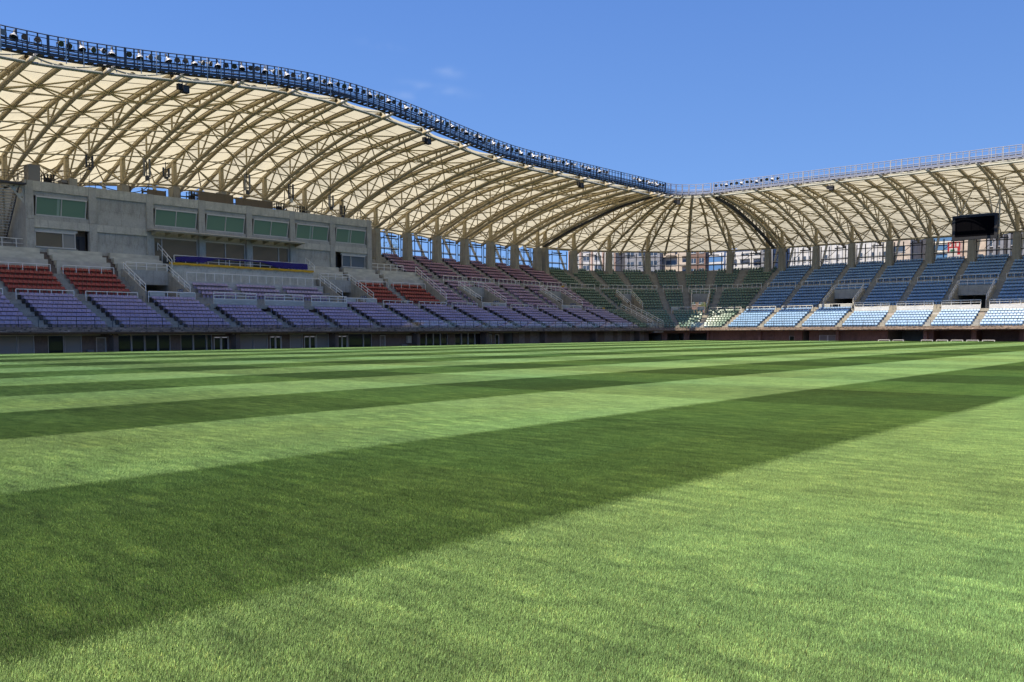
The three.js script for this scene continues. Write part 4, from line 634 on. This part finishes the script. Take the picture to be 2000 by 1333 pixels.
// ---------------------------------------------------------------- catwalks with floodlights along the roof edge
const CO = -3.45, CI = -4.5;
const edgeY = (a) => 25.38 + hump(a), KH = 0.82;
[[MAIN0, AM - 0.6, 'long catwalk of navy steel along the edge of the long roof'], [AM - 0.4, AE + 0.4, 'curved catwalk of pale grey steel at the roof corner'], [AE + 0.9, END1, 'straight catwalk of pale grey steel along the end stand roof edge']].forEach(([x, y, lab], ci) => {
  const CM = ci ? M.catwalkPale : M.catwalk;
  const t = thing('catwalk', P((x + y) / 2, CI, edgeY((x + y) / 2)), lab, 'catwalk'), off = wpos(t), step = ci === 1 ? 5.9 : 0.84, n = Math.round((y - x) / step), seg = ci === 1 ? 18 : Math.round((y - x) / 3.36);
  const pg = new THREE.BoxGeometry(0.12, 1.6, 0.05).translate(0, 0.8, 0), pw = new THREE.BoxGeometry(0.2, 1.6, 0.12).translate(0, 0.8, 0), pb = new THREE.BoxGeometry(0.05, 0.9, 0.05).translate(0, 0.45, 0);
  for (let i = 0; i <= n; i++) { const a = lerp(x, y, i / n), wide = i % 8 === 0 || ci === 1; const m = new THREE.Mesh(wide ? pw : pg, CM); m.name = 'post'; m.quaternion.setFromRotationMatrix(basis(a)); m.position.copy(P(a, CI, edgeY(a) + 0.1)).sub(off); t.add(m); if (i % 2 === 0) { const q = new THREE.Mesh(pb, CM); q.name = 'rear_post'; q.quaternion.copy(m.quaternion); q.position.copy(P(a, CO, edgeY(a) + 0.1)).sub(off); t.add(q); } }
  const line = (o, h, r, name, mat = CM) => { const b = gb(); for (let i = 0; i < seg; i++) { const p = lerp(x, y, i / seg), q = lerp(x, y, (i + 1) / seg); b.bar(P(p, o, edgeY(p) + h * KH), P(q, o, edgeY(q) + h * KH), r, 5); } b.build(name, mat, t); };
  line(CI, 2.03, 0.05, 'top_rail'); line(CI, 1.66, 0.035, 'rail'); line(CI, 0.92, ci === 1 ? 0.03 : 0.06, 'lamp_rail'); for (const h of [0.72, 0.55, 0.36, 0.22]) line(CI + 0.04, h, 0.035, 'rail'); line(CO, 1.15, 0.035, 'rear_rail'); line(CO, 0.7, 0.03, 'rear_rail'); line(CO, 0.4, 0.03, 'rear_rail'); line(CI + 0.25, 0.5, 0.05, 'cable_tray', M.catfloor);
  const fb = gb(); for (let i = 0; i < seg; i++) { const p = lerp(x, y, i / seg), q = lerp(x, y, (i + 1) / seg); for (const o of [CI, CO]) { const A1 = P(p, o, edgeY(p) - 0.05), B1 = P(q, o, edgeY(q) - 0.05), A2 = P(p, o, edgeY(p) + 0.14), B2 = P(q, o, edgeY(q) + 0.14), A3 = P(p, o + 0.08, edgeY(p) - 0.05), B3 = P(q, o + 0.08, edgeY(q) - 0.05); fb.quad(A1, B1, B2, A2).quad(A1, B1, B3, A3); } } fb.build('side_beam', CM, t);
  const N = Math.round((y - x) / 0.84); for (let i = 0; i < N; i++) { const p = lerp(x, y, (i + 0.14) / N), q = lerp(x, y, (i + 0.72) / N), d = gb(); d.quad(P(p, CI + 0.1, edgeY(p) + 0.02), P(q, CI + 0.1, edgeY(q) + 0.02), P(q, CO - 0.05, edgeY(q) + 0.02), P(p, CO - 0.05, edgeY(p) + 0.02)).quad(P(p, CI + 0.1, edgeY(p) - 0.03), P(q, CI + 0.1, edgeY(q) - 0.03), P(q, CO - 0.05, edgeY(q) - 0.03), P(p, CO - 0.05, edgeY(p) - 0.03)); d.build('floor_plank', M.catfloor, t); }
});
{
  const prof = [[0.0, 0], [0.07, 0.0], [0.075, 0.12], [0.13, 0.2], [0.24, 0.34], [0.29, 0.46], [0.295, 0.5]].map(([x, y]) => new THREE.Vector2(x, y));
  const refl = new THREE.LatheGeometry(prof, 16); refl.rotateX(Math.PI / 2); const glass = new THREE.CircleGeometry(0.285, 16).translate(0, 0, 0.485), can = new THREE.CylinderGeometry(0.09, 0.09, 0.22, 8).rotateX(Math.PI / 2).translate(0, 0, -0.1);
  const yoke = mergeGeometries([new THREE.BoxGeometry(0.04, 0.42, 0.05).translate(-0.3, -0.18, 0.28), new THREE.BoxGeometry(0.04, 0.42, 0.05).translate(0.3, -0.18, 0.28), new THREE.BoxGeometry(0.64, 0.05, 0.16).translate(0, -0.4, 0.28)]);
  const groups = [[14, 116.5, 0.9, 'on the long catwalk'], [123.6, 132.8, 0.9, 'in the cluster near the corner'], [AE + 1.4, AE + 13.6, 0.92, 'on the end stand catwalk']];
  for (const [x, y, step, w] of groups) {
    let k = 0; const v = new THREE.Vector3();
    for (let a = x, i = 0; a < y; a += step * rr(0.9, 1.12), i++) {
      if (hash(i, 31) < 0.06) continue;
      const p = P(a, CI + 0.15, edgeY(a) + 1.16 + rr(-0.04, 0.04)); v.copy(p).project(camera); if (Math.abs(v.x) > 1.08) continue; k++;
      const down = i % 3 === 2, g = thing('floodlight', p, `${down ? 'floodlight tipped steeply down' : 'floodlight with dark round glass'}, ${ord(k)} from the left ${w}`, 'floodlight', 'floodlights on the roof edge');
      g.quaternion.setFromRotationMatrix(basis(a)); const head = sub('head', g); head.scale.setScalar(down ? 1.15 : 0.88); head.rotation.set(down ? rr(1.05, 1.3) : rr(0.12, 0.4), rr(-0.75, 0.5), 0, 'YXZ');
      for (const [nm, gg, mm] of [['reflector', refl, M.lampWhite], ['glass', glass, M.lampGlass], ['housing', can, M.darkgrey]]) { const m = new THREE.Mesh(gg, mm); m.name = nm; m.castShadow = true; m.position.z = -0.25; head.add(m); }
      const m = new THREE.Mesh(yoke, M.darkgrey); m.name = 'bracket'; m.position.z = -0.25; g.add(m);
    }
  }
  // slim hangers that drop from the catwalk to the edge beam
  let k = 0; for (const a of TRUSS) { if (a > AM - 1 && a < AE + 1) continue; for (const d of [2.1, 3.6]) { const b = gb().bar(P(a + d, CI - 0.05, edgeY(a + d) + 1.65), P(a + d, CI - 0.05, edgeY(a + d) - 0.5), 0.045, 5).build('drop_pipe', M.frameAlu); k++; tag(b, `thin pale vertical pipe on the catwalk face, ${ord(k)} from the left`, 'pipe', 'drop pipes on the catwalk'); } }
}
// loudspeaker clusters below the roof edge
[[46.4, 'first'], [79.6, 'second'], [112.4, 'third'], [phi(40), 'fourth, hanging at the corner'], [eV(54.9), 'fifth, hanging over the end stand']].forEach(([a, w]) => {
  const t = thing('loudspeaker', P(a, -1.9, 24.2 + hump(a)), `black loudspeaker under the roof edge, ${w} from the left`, 'loudspeaker', 'loudspeakers under the roof edge'), y = 24.1 + hump(a);
  gb().lbox(a, -0.35, 0.35, -2.3, -1.7, y - 0.1, y + 0.6).build('cabinet', M.black, t); gb().lbox(a, -0.75, -0.38, -2.2, -1.75, y + 0.15, y + 0.7).build('side_cabinet', M.black, t); gb().lbox(a, -0.3, 0.3, -2.34, -2.301, y - 0.05, y + 0.5).build('grille', M.darkgrey, t); gb().bar(P(a - 0.2, -2, y + 0.6), P(a - 0.2, -1.8, y + 1.2), 0.05).bar(P(a + 0.2, -2, y + 0.6), P(a + 0.2, -1.8, y + 1.2), 0.05).build('bracket', M.darkgrey, t);
});
// aerial panels hanging from the trusses above the press building
[[45.32, 17.3, 21.2, 1.9], [52.04, 17.3, 21.5, 2.9], [54.6, 17.6, 21.2, 1.5], [65.48, 17.2, 21.4, 2.9], [72.2, 17.2, 21.0, 2.8], [78.92, 17.2, 20.4, 2.3], [81.6, 18.0, 19.4, 2.0]].forEach(([a, o, y, h], i) => {
  const t = thing('aerial_panel', P(a, o, y - h / 2), `grey vertical aerial panels on a dark pole, ${ord(i + 1)} from the left under the long roof`, 'aerial', 'aerials under the long roof');
  gb().bar(P(a, o, y - h * 0.5), P(a, o, y + h * 0.75), 0.05).build('pole', M.darkgrey, t); for (const d of [-0.38, 0.3]) gb().lbox(a, d - 0.1, d + 0.1, o - 0.25, o - 0.1, y - h * 0.45, y + h * 0.28).build('panel', i % 2 ? M.midgrey : M.darkgrey, t); for (const q of [-0.3, 0.15, 0.6]) gb().bar(P(a - 0.45, o - 0.1, y + q * h), P(a + 0.42, o - 0.1, y + q * h), 0.04).build('cross_arm', M.darkgrey, t); gb().lbox(a, -0.2, 0.2, o - 0.3, o, y - h * 0.6, y - h * 0.42).build('junction_box', i === 4 ? M.lightpanel : M.darkgrey, t);
});
// video screen hanging in front of the end stand
{
  const a = eV(35.2), o = 3.4, t = thing('video_screen', P(a, o, 15.3), 'large black video screen hanging in front of the end stand windows', 'video screen'), x0 = -3.1, x1 = 3.1, y0 = 15.3, y1 = 18.95;
  gb().lbox(a, x0, x1, o + 0.02, o + 1.0, y0, y1).build('housing', M.darkgrey, t); gb().lbox(a, x0 + 0.42, x1 - 0.42, o - 0.02, o + 0.01, y0 + 0.42, y1 - 0.36).build('display', M.screen, t);
  gb().lbox(a, x0, x1, o - 0.1, o + 0.02, y1 - 0.34, y1).lbox(a, x0, x1, o - 0.1, o + 0.02, y0, y0 + 0.4).lbox(a, x0, x0 + 0.4, o - 0.1, o + 0.02, y0 + 0.4, y1 - 0.34).lbox(a, x1 - 0.4, x1, o - 0.1, o + 0.02, y0 + 0.4, y1 - 0.34).build('frame', M.black, t);
  for (const [dx, dd] of [[-2.5, -0.9], [-2.2, 1.8], [2.3, -1.4], [2.6, 0.9]]) gb().bar(PL(a, o + 0.5, y1, dx), PL(a, o + 2.4, 24.4, dx + dd), 0.09).build('hanger', M.steel, t);
  gb().bar(PL(a, o + 0.5, y0, x1 + 0.12), PL(a, o + 0.5, 23, x1 + 0.12), 0.11).build('side_pipe', M.steel, t); gb().lbox(a, -2, 2, o + 0.2, o + 0.5, y1, y1 + 0.12).build('walk_bar', M.steel, t);
}
// low white frames in the sunken margin before the end stand
[[46.77, 45.11], [44.6, 43.1], [40.5, 38.94], [38.38, 36.85], [36.37, 34.81], [34.27, 32.74], [32.21, 30.65]].forEach(([v1, v0], i) => {
  const u = 140.6, t = thing('low_bench', new THREE.Vector3(u, -0.82, -(v0 + v1) / 2), `low white framed bench on the margin before the end stand, ${ord(i + 1)} from the left`, 'bench', 'white benches before the end stand');
  gb().wbox(u - 0.18, u + 0.18, 0.16, 0.22, -v1, -v0).build('seat', M.rail, t); for (const v of [v0, v1]) gb().wbox(u - 0.18, u + 0.18, -0.82, 0.16, -v - 0.03, -v + 0.03).build('leg', M.rail, t); gb().wbox(u + 0.1, u + 0.14, -0.3, -0.24, -v1, -v0).build('brace', M.whitepanel, t);
});
// two yellow steward tabards hung on rails by the purple and green boundary
[[P(AM - 1.2, 17.15, RM(6) + 0.6), 'upper'], [P(AM - 0.2, 8.5, 5.55), 'lower']].forEach(([p, w]) => { const m = new THREE.Mesh(new THREE.BoxGeometry(0.75, 0.9, 0.05), M.yellow); m.name = numbered('notice_board'); m.position.copy(p); scene.add(m); tag(m, `small yellow board on the ${w} railing where purple meets green seats`, 'board'); });

// ================================================================ town beyond the stands
{
  const mats = { white: std([0.68, 0.68, 0.66], 0.8, { map: scaled(grainT, 6, 6) }), cream: std([0.6, 0.51, 0.41], 0.8, { map: scaled(grainT, 6, 6) }), pink: std([0.5, 0.36, 0.29], 0.8, { map: scaled(grainT, 6, 6) }), grey: std([0.27, 0.28, 0.3], 0.8, { map: scaled(grainT, 6, 6) }), glass: phys([0.05, 0.07, 0.1], 0.08, {}), blueGlass: phys([0.1, 0.22, 0.42], 0.1, {}), brown: std([0.2, 0.13, 0.1], 0.8), dark: std([0.05, 0.05, 0.055], 0.6) };
  const sign = (() => { const c = document.createElement('canvas'); c.width = 192; c.height = 256; const x = c.getContext('2d'); x.fillStyle = '#e9e6e4'; x.fillRect(0, 0, 192, 256); x.fillStyle = '#c2272f'; x.fillRect(0, 0, 192, 84); x.fillRect(150, 84, 42, 92); x.fillRect(0, 84, 26, 60); x.fillStyle = '#f3e7e4'; x.fillRect(24, 18, 34, 46); x.fillRect(76, 26, 40, 14); x.fillRect(76, 50, 40, 14); x.fillRect(134, 16, 36, 50); x.fillStyle = '#3f7d5c'; x.fillRect(44, 102, 66, 40); x.fillStyle = '#b7b7bd'; x.fillRect(24, 190, 144, 14); x.fillRect(24, 216, 100, 12); const t = new THREE.CanvasTexture(c); t.colorSpace = THREE.SRGBColorSpace; return std([0.62, 0.62, 0.62], 0.6, { map: t }); })();
  // facade at x = u facing the stadium, v from v0 (right) to v1 (left)
  const block = (label, wall, u, v0, v1, top, o = {}) => {
    const t = thing('town_building', new THREE.Vector3(u + 8, -0.9, -(v0 + v1) / 2), label, 'building'), dep = o.dep || 16, base = -0.9;
    gb().wbox(u, u + dep, base, top, -v1, -v0).build('wall', mats[wall], t); gb().wbox(u - 0.3, u + dep + 0.3, top, top + 0.5, -v1 - 0.3, -v0 + 0.3).build('roof', mats[wall], t);
    const fl = o.floor || 3, y00 = o.from || 9, W = v1 - v0;
    for (let y = y00; y + 2.4 < top; y += fl) {
      if (o.band) { gb().wbox(u - 0.06, u, y + 0.3, y + fl - 0.7, -v1 + 0.4, -v0 - 0.4).build('window', mats[o.band], t); gb().wbox(u - 0.25, u, y + fl - 0.7, y + fl - 0.2, -v1, -v0).build('floor_band', mats[wall], t); continue; }
      const n = Math.max(1, Math.round(W / (o.bay || 3.4)));
      for (let i = 0; i < n; i++) {
        const c0 = v0 + (i + 0.22) / n * W, c1 = v0 + (i + 0.8) / n * W, g = sub('window', t);
        gb().wbox(u - 0.05, u + 0.02, y + 0.55, y + 2.0, -c1, -c0).build('pane', mats.glass, g); gb().wbox(u - 0.14, u, y + 0.4, y + 0.55, -c1 - 0.1, -c0 + 0.1).build('sill', mats.white, g); gb().wbox(u - 0.1, u, y + 0.55, y + 2.0, -(c0 + c1) / 2 - 0.05, -(c0 + c1) / 2 + 0.05).build('frame', mats.white, g);
        if (o.balcony && hash(i, Math.round(y)) > 0.25) { const b = sub('balcony', t); gb().wbox(u - 1.3, u, y + 0.0, y + 0.18, -c1 - 0.4, -c0 + 0.4).build('slab', mats[o.balcony], b); gb().wbox(u - 1.3, u - 1.2, y + 0.18, y + 1.15, -c1 - 0.4, -c0 + 0.4).build('front', mats[o.balcony], b); }
      }
    }
    if (o.stripe) for (let i = 0; i <= o.stripe; i++) { const c = lerp(v0, v1, i / o.stripe); gb().wbox(u - 0.5, u, base, top, -c - 0.35, -c + 0.35).build('pilaster', mats[o.stripeMat || 'white'], t); }
    return t;
  };
  block('white and beige apartment block behind the left of the corner stand', 'white', 235, 160, 178, 35, { bay: 4.2, stripe: 4, stripeMat: 'pink' });
  block('pale grey apartment block right of the white and beige apartments', 'white', 243, 152, 163, 35.5, { bay: 3.6, stripe: 2, stripeMat: 'pink' });
  block('blue grey apartment block with small windows behind the corner columns', 'grey', 233, 142.5, 155, 35, { bay: 4 });
  block('peach apartment block with stacked balconies behind the middle of the corner', 'cream', 236, 131.5, 143.2, 35, { bay: 5.6, balcony: 'cream', dep: 4 });
  block('dark brown grey tower with paired windows behind a corner column', 'brown', 234, 127.6, 132.8, 34, { bay: 2.5, dep: 2 });
  block('low white block with blue side standing far behind the corner', 'white', 300, 156, 164, 31.2, { bay: 4, from: 12, band: 'blueGlass' });
  block('white terraced apartment building right of the low white block', 'white', 282, 131.5, 146, 29.2, { bay: 4.5, from: 8, balcony: 'white' });
  block('grey end of the white terraced apartment building', 'grey', 279, 127.5, 131.6, 29.8, { bay: 4 });
  block('long white office block with vertical piers behind the end stand', 'white', 240, 77.8, 104, 34, { bay: 3.0, stripe: 17, from: 8.2, floor: 6 });
  block('cream building with few windows right of the white office block', 'cream', 236, 71.2, 77, 34, { bay: 4.6, floor: 6 });
  block('glass office building with blue bands behind the end stand', 'white', 252, 61.5, 75.2, 36, { band: 'blueGlass', floor: 2.4, from: 8 });
  block('plain beige building behind the end stand beside the video screen', 'cream', 238, 53.6, 59.6, 34, { bay: 9, floor: 9, stripe: 2, stripeMat: 'pink' });
  block('dark green glass building at the far right behind the end stand', 'dark', 236, 46, 53.4, 34, { bay: 1.8, stripe: 5, stripeMat: 'grey' });
  const sg = thing('rooftop_sign', new THREE.Vector3(249, 15, -64), 'red and white advertising board beside the blue banded office building', 'sign'); gb().quad(new THREE.Vector3(249, 19.5, -65.9), new THREE.Vector3(249, 19.5, -62.9), new THREE.Vector3(249, 24.4, -62.9), new THREE.Vector3(249, 24.4, -65.9)).build('board', sign, sg); gb().wbox(249.05, 249.4, 14, 24.4, -65.8, -63).build('backing', mats.grey, sg);
}
// trees outside the corner, seen through the gaps
function tree(x, z, h, r, label, leaf) {
  const t = thing('broadleaf_tree', new THREE.Vector3(x, -0.9, z), label, 'tree'), b = gb(), B = new THREE.Vector3(x, -0.9, z), top = new THREE.Vector3(x, h * 0.62, z);
  const cyl = (p, q, r0, r1) => { const d = q.clone().sub(p), g = new THREE.CylinderGeometry(r1, r0, d.length(), 7, 1, true).toNonIndexed(); g.applyQuaternion(new THREE.Quaternion().setFromUnitVectors(new THREE.Vector3(0, 1, 0), d.clone().normalize())); g.translate((p.x + q.x) / 2, (p.y + q.y) / 2, (p.z + q.z) / 2); b.add(g); };
  cyl(B, top, 0.24, 0.1); const tips = [];
  for (let i = 0; i < 9; i++) { const s = B.clone().lerp(top, rr(0.45, 0.95)), an = i * 2.4, q = new THREE.Vector3(x + Math.cos(an) * r * rr(0.5, 0.85), s.y + rr(0.6, 2), z + Math.sin(an) * r * rr(0.5, 0.85)); cyl(s, q, 0.09, 0.03); tips.push(q); }
  b.build('trunk', std([0.09, 0.065, 0.045], 0.95), t);
  const pos = [], col = []; const c = new THREE.Vector3(x, h * 0.66, z);
  const clumps = [...tips, ...Array.from({ length: 26 }, () => { const a = rnd() * 6.283, e = Math.acos(rr(-1, 1)), q = Math.cbrt(rr(0.15, 1)); return new THREE.Vector3(x + Math.cos(a) * Math.sin(e) * r * q, c.y + Math.cos(e) * h * 0.34 * q, z + Math.sin(a) * Math.sin(e) * r * q); })];
  for (const k of clumps) for (let i = 0; i < 90; i++) { const p = k.clone().add(new THREE.Vector3(rr(-1, 1), rr(-0.8, 0.8), rr(-1, 1)).multiplyScalar(0.75)), s = rr(0.07, 0.14), d1 = new THREE.Vector3(rr(-1, 1), rr(-1, 1), rr(-1, 1)).normalize().multiplyScalar(s), d2 = new THREE.Vector3(rr(-1, 1), rr(-1, 1), rr(-1, 1)).normalize().multiplyScalar(s * 0.7), w = rr(0.7, 1.3); for (const v of [p.clone().sub(d1), p.clone().add(d2), p.clone().add(d1), p.clone().sub(d1), p.clone().add(d1), p.clone().sub(d2)]) { pos.push(v.x, v.y, v.z); col.push(leaf[0] * w, leaf[1] * w, leaf[2] * w); } }
  const g = new THREE.BufferGeometry(); g.setAttribute('position', new THREE.Float32BufferAttribute(pos, 3)); g.setAttribute('color', new THREE.Float32BufferAttribute(col, 3)); g.translate(-x, 0.9, -z);
  const m = new THREE.Mesh(g, phys([1, 1, 1], 0.9, { vertexColors: true, transmission: 0.35, thickness: 0 })); m.name = 'crown'; m.castShadow = true; t.add(m);
}
tree(190, -104.5, 11.5, 3.6, 'bright green tree seen through the open corner portal', [0.13, 0.19, 0.04]); tree(186.5, -111, 10, 3, 'leafy tree beside the bright one beyond the corner portal', [0.10, 0.16, 0.04]); tree(194, -99, 12, 3.4, 'light green tree right of the bright one beyond the corner portal', [0.12, 0.18, 0.05]);
tree(172, -152, 27, 5, 'tall tree top showing in the window left of the corner columns', [0.07, 0.12, 0.035]); tree(150, -168, 25.5, 4.5, 'tree top low in the window by the double columns', [0.06, 0.11, 0.03]);
{ const m = gb().wbox(176, 260, -0.88, 4.4, -130, -84).build('terrace_ground', M.asphalt); tag(m, 'raised paved ground outside the corner stand', 'ground', null, 'structure'); }

scene.traverse((o) => { if (o.isMesh) { o.castShadow = true; o.receiveShadow = true; } });
renderer.render(scene, camera);
